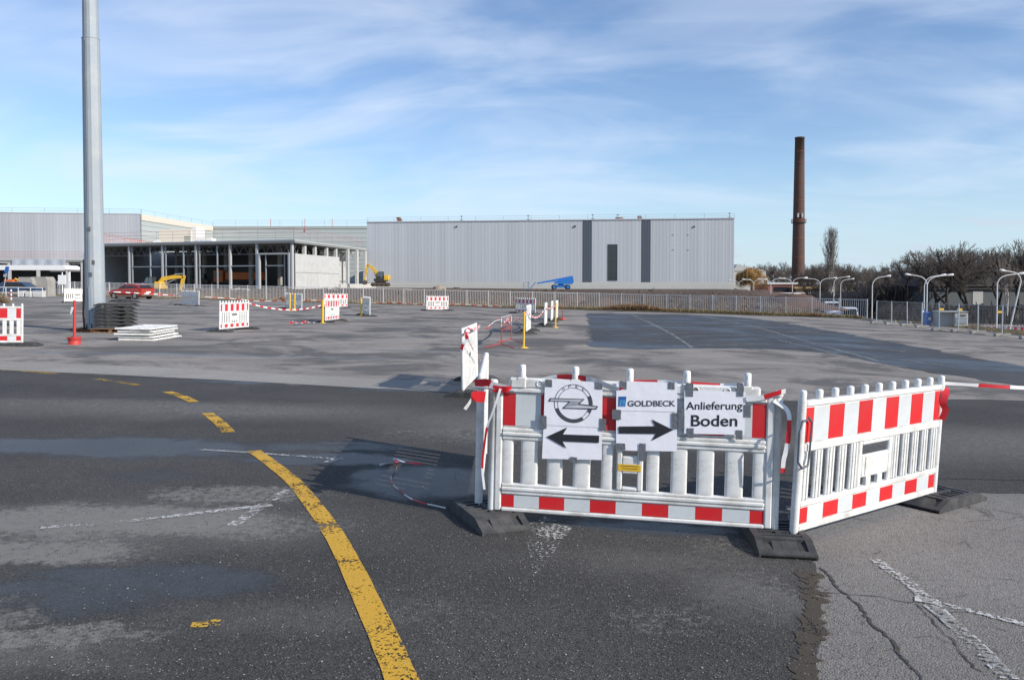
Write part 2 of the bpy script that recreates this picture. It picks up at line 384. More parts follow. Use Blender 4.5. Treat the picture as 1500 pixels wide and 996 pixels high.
# ---- asphalt materials ------------------------------------------------
def asphalt(name, base, speck, dry_amt, blobs_wet_shade, blobs_dry, wet_noise=(0.5, 0.5, 0.62), col_noise=0.25, streak=None, patch=None, grit=1.0, cracks=0.0, rough0=0.86, film=None):
    m = bpy.data.materials.new(name); m.use_nodes = True; N, L = nodes(m); b = N['Principled BSDF']; b.inputs['Specular IOR Level'].default_value = 0.32
    tc = N.new('ShaderNodeTexCoord'); P_ = tc.outputs['Object']
    def nz(scale, det=5, rough=0.6, dist=0.0, src=None):
        n = N.new('ShaderNodeTexNoise'); n.inputs['Scale'].default_value = scale; n.inputs['Detail'].default_value = det; n.inputs['Roughness'].default_value = rough; n.inputs['Distortion'].default_value = dist
        L.new(src or P_, n.inputs[0]); return n
    def mt(op, a, b_=None, c=None):
        n = N.new('ShaderNodeMath'); n.operation = op
        for i, v in enumerate((a, b_, c)):
            if v is None: continue
            if isinstance(v, (int, float)): n.inputs[i].default_value = v
            else: L.new(v, n.inputs[i])
        return n.outputs[0]
    def rng(v, a, b_, lo=0.0, hi=1.0):
        n = N.new('ShaderNodeMapRange'); n.interpolation_type = 'SMOOTHSTEP'
        for i, q in enumerate((a, b_, lo, hi)): n.inputs[i+1].default_value = q
        L.new(v, n.inputs[0]); return n.outputs[0]
    def mixc(f, a, c):
        n = N.new('ShaderNodeMix'); n.data_type = 'RGBA'
        if isinstance(f, (int, float)): n.inputs[0].default_value = f
        else: L.new(f, n.inputs[0])
        for i, v in ((6, a), (7, c)):
            if isinstance(v, tuple): n.inputs[i].default_value = (*v, 1)
            else: L.new(v, n.inputs[i])
        return n.outputs[2]
    warp = nz(1.1, 6, 0.65)
    wp = N.new('ShaderNodeVectorMath'); wp.operation = 'MULTIPLY_ADD'; L.new(warp.outputs['Color'], wp.inputs[0]); wp.inputs[1].default_value = (0.9, 0.9, 0); 
    sb = N.new('ShaderNodeVectorMath'); sb.operation = 'ADD'; L.new(P_, sb.inputs[0]); sb.inputs[1].default_value = (-0.45, -0.45, 0); L.new(sb.outputs[0], wp.inputs[2])
    def blob(cx, cy, rx, ry, ang=0, s=1.0, soft=0.55):
        mp = N.new('ShaderNodeMapping'); mp.vector_type = 'TEXTURE'
        mp.inputs['Location'].default_value = (cx, cy, 0); mp.inputs['Rotation'].default_value = (0, 0, ang); mp.inputs['Scale'].default_value = (rx, ry, 1e6)
        L.new(wp.outputs[0], mp.inputs[0]); ln = N.new('ShaderNodeVectorMath'); ln.operation = 'LENGTH'; L.new(mp.outputs[0], ln.inputs[0])
        return rng(ln.outputs['Value'], 1.15, soft, 0.0, s)
    def blobs(lst):
        o = None
        for q in lst:
            k = blob(*q); o = k if o is None else mt('MAXIMUM', o, k)
        return o
    fine = nz(95, 3, 0.6); mid = nz(14, 5, 0.65); big = nz(0.45, 6, 0.62)
    vor = N.new('ShaderNodeTexVoronoi'); vor.inputs['Scale'].default_value = 110; L.new(P_, vor.inputs[0])
    chip = N.new('ShaderNodeSeparateColor'); L.new(vor.outputs['Color'], chip.inputs[0])
    lit = tuple(min(1, c * (1 + col_noise)) for c in base); drk = tuple(c * (1 - col_noise) for c in base)
    c = mixc(rng(big.outputs[0], 0.35, 0.65), drk, lit)
    c = mixc(rng(mid.outputs[0], 0.35, 0.75, 0, 0.5), c, tuple(x * 0.6 for x in base))
    c = mixc(mt('MULTIPLY', mt('GREATER_THAN', chip.outputs[0], 0.80), mt('MULTIPLY', rng(mid.outputs[0], .3, .7), 0.55 * grit)), c, speck)
    c = mixc(mt('MULTIPLY', mt('LESS_THAN', chip.outputs[1], 0.28), 0.6 * grit), c, tuple(x * 0.35 for x in base))
    if film:
        c = mixc(mt('MULTIPLY', mt('MULTIPLY', blobs(film), rng(mid.outputs[0], 0.25, 0.7, 0.35, 1)), 0.9), c, (0.19, 0.183, 0.17))
    if streak:                      # old tar-dark patches, threshold noise
        s1 = nz(streak[0], 9, 0.68, 0.6); f = rng(s1.outputs[0], streak[1], streak[2], 0, streak[3]); c = mixc(f, c, streak[4])
    if patch:
        s2 = nz(patch[0], 9, 0.7, 0.3); f = rng(s2.outputs[0], patch[1], patch[2], 0, patch[3]); c = mixc(f, c, patch[4])
    if cracks:
        vd = N.new('ShaderNodeTexVoronoi'); vd.feature = 'DISTANCE_TO_EDGE'; vd.inputs['Scale'].default_value = cracks; L.new(wp.outputs[0], vd.inputs[0])
        gate = rng(nz(0.33, 3).outputs[0], 0.5, 0.6)
        c = mixc(mt('MULTIPLY', rng(vd.outputs['Distance'], 0.012, 0.003, 0, 0.7), gate), c, (0.05, 0.048, 0.045))
    rough = rough0
    wet_shade_f = rng(nz(wet_noise[0], 7, 0.6).outputs[0], wet_noise[1], wet_noise[2])
    if blobs_wet_shade:
        wb = mt('ADD', blobs(blobs_wet_shade), mt('MULTIPLY_ADD', nz(3.2, 9, 0.72).outputs[0], 0.9, -0.45))
        wet_shade_f = mt('MAXIMUM', mt('MULTIPLY', wet_shade_f, 0.6), rng(wb, 0.25, 0.95, 0, 0.95))
    if blobs_dry:
        dm = blobs(blobs_dry); th = nz(17, 10, 0.85)
        f = mt('MULTIPLY', rng(mt('ADD', th.outputs[0], mt('MULTIPLY', dm, 0.26)), 0.61, 0.77), mt('MINIMUM', mt('MULTIPLY', dm, 3), 1))
        c = mixc(mt('MULTIPLY', f, dry_amt), c, (0.20, 0.193, 0.178)); wet_shade_f = mt('MULTIPLY', wet_shade_f, mt('SUBTRACT', 1, dm))
    c = mixc(mt('MULTIPLY', wet_shade_f, 0.55), c, tuple(x * 0.25 for x in base))
    L.new(c, b.inputs['Base Color'])
    L.new(mt('MULTIPLY_ADD', wet_shade_f, -(rough0 - 0.36), mt('MULTIPLY_ADD', fine.outputs[0], 0.15, rough0 - 0.07)), b.inputs['Roughness'])
    hgt = mt('ADD', mt('MULTIPLY', fine.outputs[0], 0.5), mt('ADD', mt('MULTIPLY', vor.outputs['Distance'], 0.8), mt('MULTIPLY', mid.outputs[0], 0.8)))
    bp = N.new('ShaderNodeBump'); bp.inputs['Distance'].default_value = 0.006; L.new(mt('MULTIPLY_ADD', wet_shade_f, -0.45, 0.85), bp.inputs['Strength']); L.new(hgt, bp.inputs['Height']); L.new(bp.outputs[0], b.inputs['Normal'])
    return m
def GB_(px, py, rx, ry, s=1.0, ang=0.0, soft=0.35):
    p = G(px, py); return (p.x, p.y, rx, ry, ang, s, soft)
old_as = asphalt('old_grey_asphalt', (0.305, 0.276, 0.247), (0.36, 0.35, 0.33), 0.8, [GB_(590, 478, 3, 3, .5), GB_(250, 452, 9, 5, .5), GB_(250, 519, 9, .45, .9), GB_(620, 514, 5, .3, .8), GB_(80, 486, 3, .4, .8), GB_(1000, 532, 5, .5, .6), GB_(420, 470, 4, .8, .7), GB_(560, 492, 5, .5, .7), GB_(1150, 560, 3, .4, .5)], None,
    wet_noise=(0.16, 0.60, 0.72), col_noise=0.16, streak=(0.30, 0.46, 0.585, 0.8, (0.085, 0.083, 0.081)), patch=(1.0, 0.55, 0.64, 0.55, (0.125, 0.122, 0.118)), grit=0.6)
near_old = asphalt('cracked_grey_asphalt', (0.22, 0.207, 0.192), (0.36, 0.35, 0.33), 0.8, None, None, wet_noise=(0.3, 0.8, 0.9), col_noise=0.12,
    streak=(1.3, 0.66, 0.74, 0.5, (0.09, 0.085, 0.08)), grit=0.75, cracks=0.9)
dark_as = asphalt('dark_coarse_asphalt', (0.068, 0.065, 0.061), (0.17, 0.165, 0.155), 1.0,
    [GB_(150, 655, 2.6, .75), GB_(480, 675, 1.3, .45), GB_(630, 705, .95, .95), GB_(220, 850, 1.1, .33, .9), GB_(60, 880, 1.0, .35, .8), GB_(600, 568, 1.6, .8), GB_(400, 560, 2.2, .4, .9), GB_(960, 775, .9, .22, .9), GB_(480, 655, 1.5, .4, .8), GB_(700, 900, .5, .2, .35)],  # blob behind the left post: damp plus painted shade filling the slat shadow's gaps
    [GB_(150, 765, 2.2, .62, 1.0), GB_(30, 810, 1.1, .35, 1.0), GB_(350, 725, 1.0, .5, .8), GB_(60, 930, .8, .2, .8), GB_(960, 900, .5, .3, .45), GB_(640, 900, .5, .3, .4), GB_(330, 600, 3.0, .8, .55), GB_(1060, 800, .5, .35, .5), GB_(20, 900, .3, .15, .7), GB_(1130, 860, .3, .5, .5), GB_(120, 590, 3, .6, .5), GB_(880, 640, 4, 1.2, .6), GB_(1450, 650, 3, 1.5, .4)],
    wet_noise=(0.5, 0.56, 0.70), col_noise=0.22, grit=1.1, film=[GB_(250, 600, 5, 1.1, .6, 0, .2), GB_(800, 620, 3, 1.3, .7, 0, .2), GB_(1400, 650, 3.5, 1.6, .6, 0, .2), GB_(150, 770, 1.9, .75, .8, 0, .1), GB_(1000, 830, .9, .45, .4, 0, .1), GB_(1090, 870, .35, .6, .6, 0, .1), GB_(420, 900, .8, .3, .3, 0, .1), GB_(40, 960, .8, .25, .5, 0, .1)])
new_as = asphalt('new_dark_asphalt', (0.072, 0.073, 0.076), (0.16, 0.16, 0.16), 0.8, None, None, wet_noise=(0.22, 0.40, 0.62), col_noise=0.2, grit=0.5,
    patch=(0.55, 0.50, 0.66, 0.6, (0.13, 0.13, 0.127)), rough0=0.72)
light_as = asphalt('pale_concrete_strip', (0.335, 0.315, 0.29), (0.40, 0.39, 0.37), 0.8, None, None, wet_noise=(0.3, 0.66, 0.8), col_noise=0.1, grit=0.4,
    streak=(0.5, 0.6, 0.7, 0.5, (0.13, 0.128, 0.124)))

def sheet(name, poly, lift, mt_, rag=0.0, sub=0.35, kind='structure', parent=None):
    pts = []
    n = len(poly)
    for i in range(n):
        a = Vector(poly[i][:2]); b_ = Vector(poly[(i+1) % n][:2]); Ln = (b_ - a).length
        k = max(1, min(400, int(Ln / sub))) if rag else 1
        nr = Vector((-(b_-a).y, (b_-a).x)).normalized() if Ln > 0 else Vector((0, 0))
        for j in range(k):
            p = a + (b_ - a) * (j / k)
            if rag and j: p += nr * rag * (noise.noise(Vector((p.x * 1.7, p.y * 1.7, 5))) + 0.6 * noise.noise(Vector((p.x * 6, p.y * 6, 9))))
            pts.append(p)
    bm = bmesh.new(); vv = [bm.verts.new((p.x, p.y, gz(p.x, p.y) + lift)) for p in pts]
    f = bm.faces.new(vv)
    bmesh.ops.triangulate(bm, faces=[f])
    for fc in bm.faces:
        if fc.normal.z < 0: fc.normal_flip()
    me = bpy.data.meshes.new(name); bm.to_mesh(me); bm.free(); me.materials.append(mt_)
    o = obj(name, me, parent)
    if kind: o['kind'] = kind
    return o
fl = [(p.x, p.y - 0.9) for p in FENCE]
vl = [(p.x - 0.0, p.y) for p in VERGE]
sheet('parking_yard', [(-160, -30), (VERGE[-1].x, -30)] + vl[::-1] + [(vl[0][0], fl[-1][1])] + fl[::-1] + [(-160, fl[0][1])], 0.0, old_as, 0.25, 1.0)
gp = lambda a, b: tuple(G(a, b)[:2])
# dark coarse roadway across the foreground
pl, pr = gp(0, 542), gp(690, 577)
road = [(-70, pl[1] + (pl[1]-pr[1])/(pr[0]-pl[0]) * (70 + pl[0])), pl, gp(300, 556), pr, gp(900, 588), gp(1100, 588), gp(1400, 585), (VERGE[-1].x - .2, 14.5), (VERGE[-1].x - .2, 7.4), gp(1435, 722), (3.0, 7.0), (2.25, 6.7), (2.05, 5.6), gp(1196, 830), gp(1188, 900), gp(1178, 996), (0.9, 1.5), (0.5, -20), (-70, -20)]
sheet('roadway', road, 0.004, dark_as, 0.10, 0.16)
near = [(0.5, -20), (0.9, 1.5), gp(1178, 996), gp(1188, 900), gp(1196, 830), (2.05, 5.6), (2.25, 6.7), (3.0, 7.0), gp(1435, 722), (VERGE[-1].x - .2, 7.4), (VERGE[-1].x - .2, -20)]
sheet('cracked_pavement', near, 0.002, near_old)
# pale strip just beyond the roadway
sheet('pale_pavement_strip', [(-70, pl[1] + 3.4 + 4.2), gp(0, 529), gp(240, 539), gp(470, 551), gp(640, 560), gp(690, 571), pr, gp(300, 556), pl, (-70, pl[1] + 4.2)], 0.008, light_as, 0.08, 0.4)
# newer dark asphalt on the right
sheet('dark_asphalt_patch', [gp(860, 459), gp(985, 460.5), gp(1070, 463.5), gp(1130, 470), gp(1240, 489), gp(1340, 508), gp(1420, 522), gp(1500, 537), gp(1600, 552), gp(1600, 590), gp(1500, 567), gp(1400, 550), gp(1300, 534), gp(1215, 517), gp(1140, 512), gp(1040, 510), gp(950, 512), gp(866, 508)], 0.006, new_as, 0.35, 0.5)

# ---- paint markings ----------------------------------------------------
def paint(name, col, keep, scale, wgt=0.35):
    m = bpy.data.materials.new(name); m.use_nodes = True; N, L = nodes(m); b = N['Principled BSDF']; b.inputs['Roughness'].default_value = 0.7
    t = N.new('ShaderNodeTexCoord'); n = N.new('ShaderNodeTexNoise'); n.inputs['Scale'].default_value = scale; n.inputs['Detail'].default_value = 8; n.inputs['Roughness'].default_value = 0.72
    n2 = N.new('ShaderNodeTexNoise'); n2.inputs['Scale'].default_value = 3.0; n2.inputs['Detail'].default_value = 4
    L.new(t.outputs['Object'], n.inputs[0]); L.new(t.outputs['Object'], n2.inputs[0])
    ad = N.new('ShaderNodeMath'); ad.operation = 'MULTIPLY_ADD'; L.new(n2.outputs[0], ad.inputs[0]); ad.inputs[1].default_value = wgt; L.new(n.outputs[0], ad.inputs[2])
    mr = N.new('ShaderNodeMapRange'); mr.inputs[1].default_value = keep; mr.inputs[2].default_value = keep + 0.03; L.new(ad.outputs[0], mr.inputs[0])
    mx = N.new('ShaderNodeMix'); mx.data_type = 'RGBA'; L.new(n2.outputs[0], mx.inputs[0]); mx.inputs[6].default_value = tuple(c*0.72 for c in col)+(1,); mx.inputs[7].default_value = (*col, 1)
    L.new(mx.outputs[2], b.inputs['Base Color'])
    iv = N.new('ShaderNodeMath'); iv.operation = 'SUBTRACT'; iv.inputs[0].default_value = 1; L.new(mr.outputs[0], iv.inputs[1]); L.new(iv.outputs[0], b.inputs['Alpha'])
    n3 = N.new('ShaderNodeTexNoise'); n3.inputs['Scale'].default_value = 95; L.new(t.outputs['Object'], n3.inputs[0]); bp = N.new('ShaderNodeBump'); bp.inputs['Strength'].default_value = 0.6; bp.inputs['Distance'].default_value = 0.005
    L.new(n3.outputs[0], bp.inputs['Height']); L.new(bp.outputs[0], b.inputs['Normal'])
    return m
yl = paint('worn_yellow_road_paint', (0.70, 0.40, 0.03), 0.845, 42, 0.62)
yw = paint('flaked_yellow_road_paint', (0.66, 0.40, 0.04), 0.63, 30)
wl = paint('worn_white_road_paint', (0.62, 0.62, 0.60), 0.66, 30)
wf = paint('faint_white_road_paint', (0.60, 0.60, 0.58), 0.635, 30)
ww = paint('fair_white_road_paint', (0.66, 0.66, 0.64), 0.74, 30)
def band(name, px, width, mt_, lift=0.009, smooth=True):
    pts = [Vector(G(*p)[:2]) for p in px]
    if smooth and len(pts) > 2:        # Catmull-Rom
        q = []
        ext = [pts[0] * 2 - pts[1]] + pts + [pts[-1] * 2 - pts[-2]]
        for i in range(1, len(ext) - 2):
            for k in range(10):
                u = k / 10; a, b, c, d = ext[i-1], ext[i], ext[i+1], ext[i+2]
                q.append(0.5 * ((2*b) + (c-a)*u + (2*a-5*b+4*c-d)*u*u + (3*b-a-3*c+d)*u**3))
        pts = q + [pts[-1]]
    ws = width if isinstance(width, (list, tuple)) else (width, width)
    vs = []; n = len(pts)
    for i, p in enumerate(pts):
        d = (pts[min(n-1, i+1)] - pts[max(0, i-1)]).normalized(); nr = Vector((-d.y, d.x)); w_ = (ws[0] + (ws[1]-ws[0]) * i/(n-1)) / 2
        w_ *= 1 + 0.05 * noise.noise(Vector((p.x*5, p.y*5, 1)))
        for s_ in (1, -1): r = p + nr * w_ * s_; vs.append((r.x, r.y, gz(r.x, r.y) + lift))
    mb = MB().add(vs, [(2*i, 2*i+1, 2*i+3, 2*i+2) for i in range(n-1)])
    o = mb.build(name, mt_); o['kind'] = 'structure'; return o
band('yellow_line', [(372, 661), (402, 683), (432, 708), (462, 745), (490, 785), (515, 832), (540, 886), (565, 940), (588, 996), (620, 1080)], (0.135, 0.15), yl)
band('yellow_line_dash', [(304, 606), (322, 620), (335, 634)], 0.15, yl)
band('yellow_line_dash', [(245, 574.5), (266, 581), (284, 589.5)], 0.15, yl)
band('yellow_line_dash', [(140, 555.5), (170, 559.5), (203, 565)], 0.14, yw)
band('yellow_line_dash', [(0, 542.5), (40, 544.5), (84, 548)], 0.14, yw)
band('yellow_paint_spot', [(280, 917), (300, 916), (324, 912)], (0.06, 0.09), yw)
band('white_line', [(290, 659), (330, 661.5), (370, 664), (420, 667.5), (495, 673)], 0.055, wf)
band('white_line', [(322, 661), (362, 663.5)], 0.05, ww)
band('white_line', [(480, 678), (498, 671)], 0.10, wl)
band('white_line', [(255, 757), (330, 748), (398, 740.5)], 0.07, wf)
band('white_line', [(366, 745), (398, 740.5)], 0.075, ww)
band('white_line', [(340, 771), (390, 738), (428, 715)], 0.09, wf)
band('white_line', [(60, 774), (160, 767), (255, 757)], 0.06, wf)
def tri(name, px, mt_, lift=0.0095):
    vs = []
    for p in px: q = G(*p); vs.append((q.x, q.y, gz(q.x, q.y) + lift))
    mb = MB().add(vs, [tuple(range(len(px)-1, -1, -1))]); o = mb.build(name, mt_); o['kind'] = 'structure'; return o
tri('white_triangle_mark', [(768, 772), (800, 757), (838, 775), (782, 850)], paint('scrubbed_white_paint', (0.55, 0.55, 0.53), 0.60, 38))
band('white_line', [(1281, 820), (1340, 862), (1395, 915), (1480, 996)], 0.085, wf)
band('white_line', [(1362, 888), (1420, 935), (1478, 994)], 0.075, wl)
band('white_line', [(1340, 878), (1375, 884)], 0.085, ww)
band('white_line', [(1375, 885), (1430, 898), (1505, 917)], 0.06, wl)
for a in ([(925, 461), (950, 472), (985, 490), (1015, 510)], [(1030, 463), (1110, 480), (1180, 500), (1290, 530)], ): band('white_line', a, 0.09, wf, 0.011, False)
for a in ([(950, 490), (1075, 486)], [(960, 500), (1120, 497)], [(1060, 510), (1180, 514)], [(1210, 548 - 20), (1330, 552 - 14)], [(940, 478), (1040, 475)], [(905, 467), (990, 465)], [(925, 472), (1015, 470)], [(985, 507), (1130, 504)], [(1010, 484), (1120, 481)], [(1230, 505), (1330, 516)], [(880, 463), (960, 461.5)], [(1000, 493), (1150, 490)], [(1040, 470), (1110, 469)], [(1075, 478), (1160, 476)], [(1110, 487), (1200, 486)], [(1280, 522), (1400, 538)], [(1140, 498), (1230, 520)]): band('white_line', a, 0.08, wf, 0.011, False)
# cracks in the pavement: jagged dark grooves
crk = mat('crack_filling', (0.06, 0.054, 0.048), 0.95, var=0.4, nscale=12)
moss = paint('damp_moss_seam', (0.065, 0.052, 0.034), 0.80, 16, 0.5)
def crack(px, wd, mt_=crk, jag=0.02, name='pavement_crack', lift=0.0065):
    pts = [Vector(G(*p)[:2]) for p in px]; out = []
    for a, b in zip(pts, pts[1:]):
        k = max(2, int((b-a).length / 0.035))
        for j in range(k):
            p = a.lerp(b, j/k); nr = Vector((-(b-a).y, (b-a).x)).normalized()
            out.append(p + nr * (random.uniform(-1, 1) * jag * 0.5 + jag * 1.6 * noise.noise(Vector((p.x*3, p.y*3, 2)))))
    out.append(pts[-1]); vs = []
    for i, p in enumerate(out):
        d = (out[min(len(out)-1, i+1)] - out[max(0, i-1)]).normalized(); nr = Vector((-d.y, d.x)); w_ = wd * random.uniform(0.25, 1.1) / 2
        for s_ in (1, -1): r = p + nr * w_ * s_; vs.append((r.x, r.y, gz(r.x, r.y) + lift))
    o = MB().add(vs, [(2*i, 2*i+1, 2*i+3, 2*i+2) for i in range(len(out)-1)]).build(name, mt_); o['kind'] = 'structure'; return o
crack([(1200, 832), (1222, 850), (1248, 880), (1280, 915), (1310, 945), (1340, 985), (1350, 1000)], 0.022)
crack([(1195, 868), (1235, 870), (1290, 874), (1335, 884)], 0.012)
crack([(1335, 884), (1362, 880), (1400, 890), (1440, 898)], 0.012)
crack([(1345, 885), (1380, 930), (1440, 985)], 0.010)
crack([(1185, 838), (1193, 880), (1186, 940), (1178, 1000)], 0.17, moss, 0.02, 'mossy_seam', 0.0075)
for k in range(16):
    x0 = random.uniform(1210, 1470); y0 = random.uniform(742, 960); l = random.uniform(15, 60)
    crack([(x0, y0), (x0 + l * .5, y0 + random.uniform(-5, 6)), (x0 + l, y0 + random.uniform(-8, 10))], 0.006, crk, 0.015)
# loose grit and pebbles on the asphalt
for nm, col, cnt, sz, seed in (('loose_gravel', (0.23, 0.215, 0.19), 5200, 0.0042, 1), ('dark_gravel', (0.05, 0.048, 0.045), 5200, 0.0048, 2), ('pale_pebbles', (0.30, 0.28, 0.26), 110, 0.0065, 3)):
    rr = random.Random(seed); vs = []; fs = []
    k = 0
    while k < cnt:
        y = 3.2 + 7.5 * rr.random() ** 1.6; x = rr.uniform(-0.62, 0.55) * y
        dens = 0.35 + 0.9 * max(0, noise.noise(Vector((x * 0.9, y * 0.9, 11)))) + (0.6 if (-1.2 < x < 1.9 and y < 6) else 0)
        if x > 1.9 and y < 7: dens *= 0.12
        if rr.random() > dens: continue
        s_ = sz * rr.uniform(0.4, 1.5); z = gz(x, y) + 0.006 + s_ * 0.3; o = len(vs)
        for a in range(4):
            an = a * PI / 2 + rr.random(); vs.append((x + math.cos(an) * s_ * rr.uniform(.6, 1.1), y + math.sin(an) * s_ * rr.uniform(.6, 1.1), z))
        vs.append((x + rr.uniform(-.3, .3) * s_, y, z + s_ * rr.uniform(.4, .9)))
        fs += [(o+a, o+(a+1) % 4, o+4) for a in range(4)]; k += 1
    me = bpy.data.meshes.new(nm); me.from_pydata(vs, [], fs); me.materials.append(mat(nm + '_stone', col, 0.85, var=0.4, nscale=30))
    tag(obj(nm, me), kind='stuff')
# kerb stones along the right verge
for i in range(len(VERGE) - 1):
    a, b = VERGE[i], VERGE[i+1]; n = int((b - a).length / 1.0)
    for k in range(n):
        p = a.lerp(b, k / n); M = yard_frame(p, (b - a))
        if i == 0 and k == 0:
            kroot = empty('kerb', yard_frame(a, (b - a)), 'low grey kerb along the grass verge on the right edge of the yard', 'kerb')
            kme = MB().cbox(0, 0.97, -0.06, 0.06, -0.05, 0.10).mesh('kerb_stone', conc_d); KM = kroot.matrix_world.inverted()
        o = obj('kerb_stone', kme, kroot); o.matrix_local = yard_frame(a, (b-a) if False else (VERGE[1]-VERGE[0])).inverted() @ M
# dry grass: tufts along the fence foot and on the verge
def grass(name, pts_fn, cnt, hgt, cols, seed):
    rr = random.Random(seed); vs = []; fs = []; mi = []
    for k in range(cnt):
        x, y, z, hs = pts_fn(rr)
        h_ = hgt * hs * rr.uniform(.4, 1.3); an = rr.uniform(0, 2*PI); wd = 0.018 * rr.uniform(.6, 1.6); lx, ly = rr.gauss(0, .3) * h_, rr.gauss(0, .3) * h_
        o = len(vs); dx, dy = math.cos(an) * wd, math.sin(an) * wd
        vs += [(x-dx, y-dy, z-.02), (x+dx, y+dy, z-.02), (x + lx*.5 + dx*.6, y + ly*.5 + dy*.6, z + h_*.6), (x + lx, y + ly, z + h_)]
        fs += [(o, o+1, o+2), (o, o+2, o+3)]; c = rr.choice((0, 0, 1, 2) if hs < 1.4 else (0, 3, 3, 1)); mi += [c, c]
    me = bpy.data.meshes.new(name); me.from_pydata(vs, [], fs)
    for c in cols: me.materials.append(c)
    me.polygons.foreach_set('material_index', mi); tag(obj(name, me), kind='stuff')
gcols = [mat('dry_straw_grass', (0.27, 0.205, 0.105), 0.9, var=0.3, nscale=.5), mat('olive_grass', (0.13, 0.125, 0.045), 0.9, var=0.3, nscale=.5), mat('brown_grass', (0.16, 0.11, 0.06), 0.9, var=0.3), mat('rusty_weed', (0.24, 0.10, 0.06), 0.9, var=0.3)]
def fpt(rr):
    x = rr.uniform(-62, 26) if rr.random() < .6 else rr.uniform(0, 26); fy = fence_y(x); y = fy + rr.uniform(-0.95, 0.9)
    tall = 1 + 2.0 * math.exp(-((x - 10.5) / 2.0) ** 2) + (0.7 if x > 11 else 0) * max(0, noise.noise(Vector((x * .5, 0, 0)))+.4) + 2.2 * math.exp(-((x + 21.5) / .7) ** 2)
    return x, y, gz(x, y) + 0.0, tall
grass('dry_grass', fpt, 52000, 0.17, gcols, 5)
def vpt(rr):
    k = rr.random() * (len(VERGE) - 1); i = min(int(k), len(VERGE) - 2); p = VERGE[i].lerp(VERGE[i+1], k - i); x = p.x + rr.uniform(0.05, 2.6); 
    return x, p.y, max(terrain(x, p.y), gz(x, p.y) - .3), 0.9
grass('verge_grass', vpt, 30000, 0.16, gcols, 6)
gs = mat('grass_strip_soil', (0.17, 0.135, 0.075), 0.95, var=0.35, nscale=0.8, dirt=(0.10, 0.10, 0.04), dirt_amt=0.8, bump=0.8, bscale=9)
fo = [(p.x, p.y + 1.0) for p in FENCE]
sheet('grass_strip', [(-90, fo[0][1] - 1.9)] + [(x, y - 1.9) for x, y in fo] + fo[::-1] + [(-90, fo[0][1])], 0.012, gs, 0.12, 0.6)
# ================================================================== BARRIERS
BL = 2.10; Z0 = 0.085
def stripes(root, z0, z1, y, back=False, edges=(0.06, 2.04)):
    W = edges[1] - edges[0]; st = [0, .05, .15, .25, .35, .45, .55, .65, .75, .85, .95, 1.0]
    h = None
    for i in range(11):
        a, b = edges[0] + W * st[i], edges[0] + W * st[i+1]
        red = i % 2 == 0
        key = ('stripe', round(b-a, 3), round(z1-z0, 3))
        if key not in MESHES: MESHES[key] = MB().box(0, b-a, -0.0025, 0, 0, z1-z0)
        mk = (key, red)
        if mk not in MESHES: MESHES[mk] = MESHES[key].mesh('stripe', red_sheet if red else wht_sheet)
        obj('red_stripe' if red else 'white_stripe', MESHES[mk], root, (a, y, z0))
MESHES = {}
def make_barrier_b(striped=True, m=white_pl):
    """fence panel with ten narrow slats and a row of pegs on top; x 0..2.1, front towards -y"""
    r = empty('safety_barrier'); T = 0.022
    mb = MB()
    mb.tube((0.03, 0, Z0 - .03), (0.03, 0, Z0 + .93), .030, .030, 12).build('post', m, r); MB().tube((2.07, 0, Z0 - .03), (2.07, 0, Z0 + .93), .030, .030, 12).build('post', m, r)
    fr = MB()
    for za, zb, t in ((0.0, 0.045, .022), (0.045, 0.175, .012), (0.175, 0.215, .024), (0.565, 0.62, .024), (0.62, 0.885, .012), (0.885, 0.925, .024)):
        fr.cbox(.058, 2.042, -t, t, Z0 + za, Z0 + zb, .006)
    fr.build('frame', m, r)
    if 'slat_b' not in MESHES: MESHES['slat_b'] = MB().cbox(-.052, .052, -.017, .017, 0, .35, .010)
    key = ('slat_b', m.name)
    if key not in MESHES:
        mb = MB(); mb.cbox(-.047, .047, -.012, .012, 0, .35, .006); mb.cbox(-.030, -.006, -.020, -.012, .004, .346, .004); mb.cbox(.012, .032, -.020, -.012, .004, .346, .004); MESHES[key] = mb.mesh('slat', m)
    pitch = (2.04 - .06) / 13.2
    xs_ = [.06 + .035 + .0] ; 
    for k in range(5):
        for s_ in (0, 1):
            x = .110 + k * .158 if s_ == 0 else 2.10 - (.110 + k * .158)
            obj('slat', MESHES[key], r, (x, 0, Z0 + .215))
    hp = MB(); hp.cbox(.80, .853, -.014, .014, Z0+.215, Z0+.565); hp.cbox(1.247, 1.30, -.014, .014, Z0+.215, Z0+.565); hp.cbox(.853, 1.247, -.014, .014, Z0+.28, Z0+.455); hp.cbox(.853, 1.247, -.014, .014, Z0+.53, Z0+.565)
    hp.cbox(.93, 1.0, -.014, .014, Z0+.215, Z0+.28, .003); hp.cbox(1.1, 1.17, -.014, .014, Z0+.215, Z0+.28, .003); hp.cbox(.90, 1.20, -.020, -.014, Z0+.30, Z0+.44, .004)
    hp.build('handle_plate', m, r)
    if striped:
        stripes(r, Z0 + .63, Z0 + .875, -.0125); stripes(r, Z0 + .055, Z0 + .165, -.0125)
    key = ('peg', m.name)
    if key not in MESHES: MESHES[key] = MB().lathe([(.026, 0), (.026, .055), (.022, .066), (.010, .070)], 12).mesh('peg', m)
    for k in range(11):
        obj('peg', MESHES[key], r, (.03 + k * .204, 0, Z0 + (.925 if 0 < k < 10 else .93)))
    return r
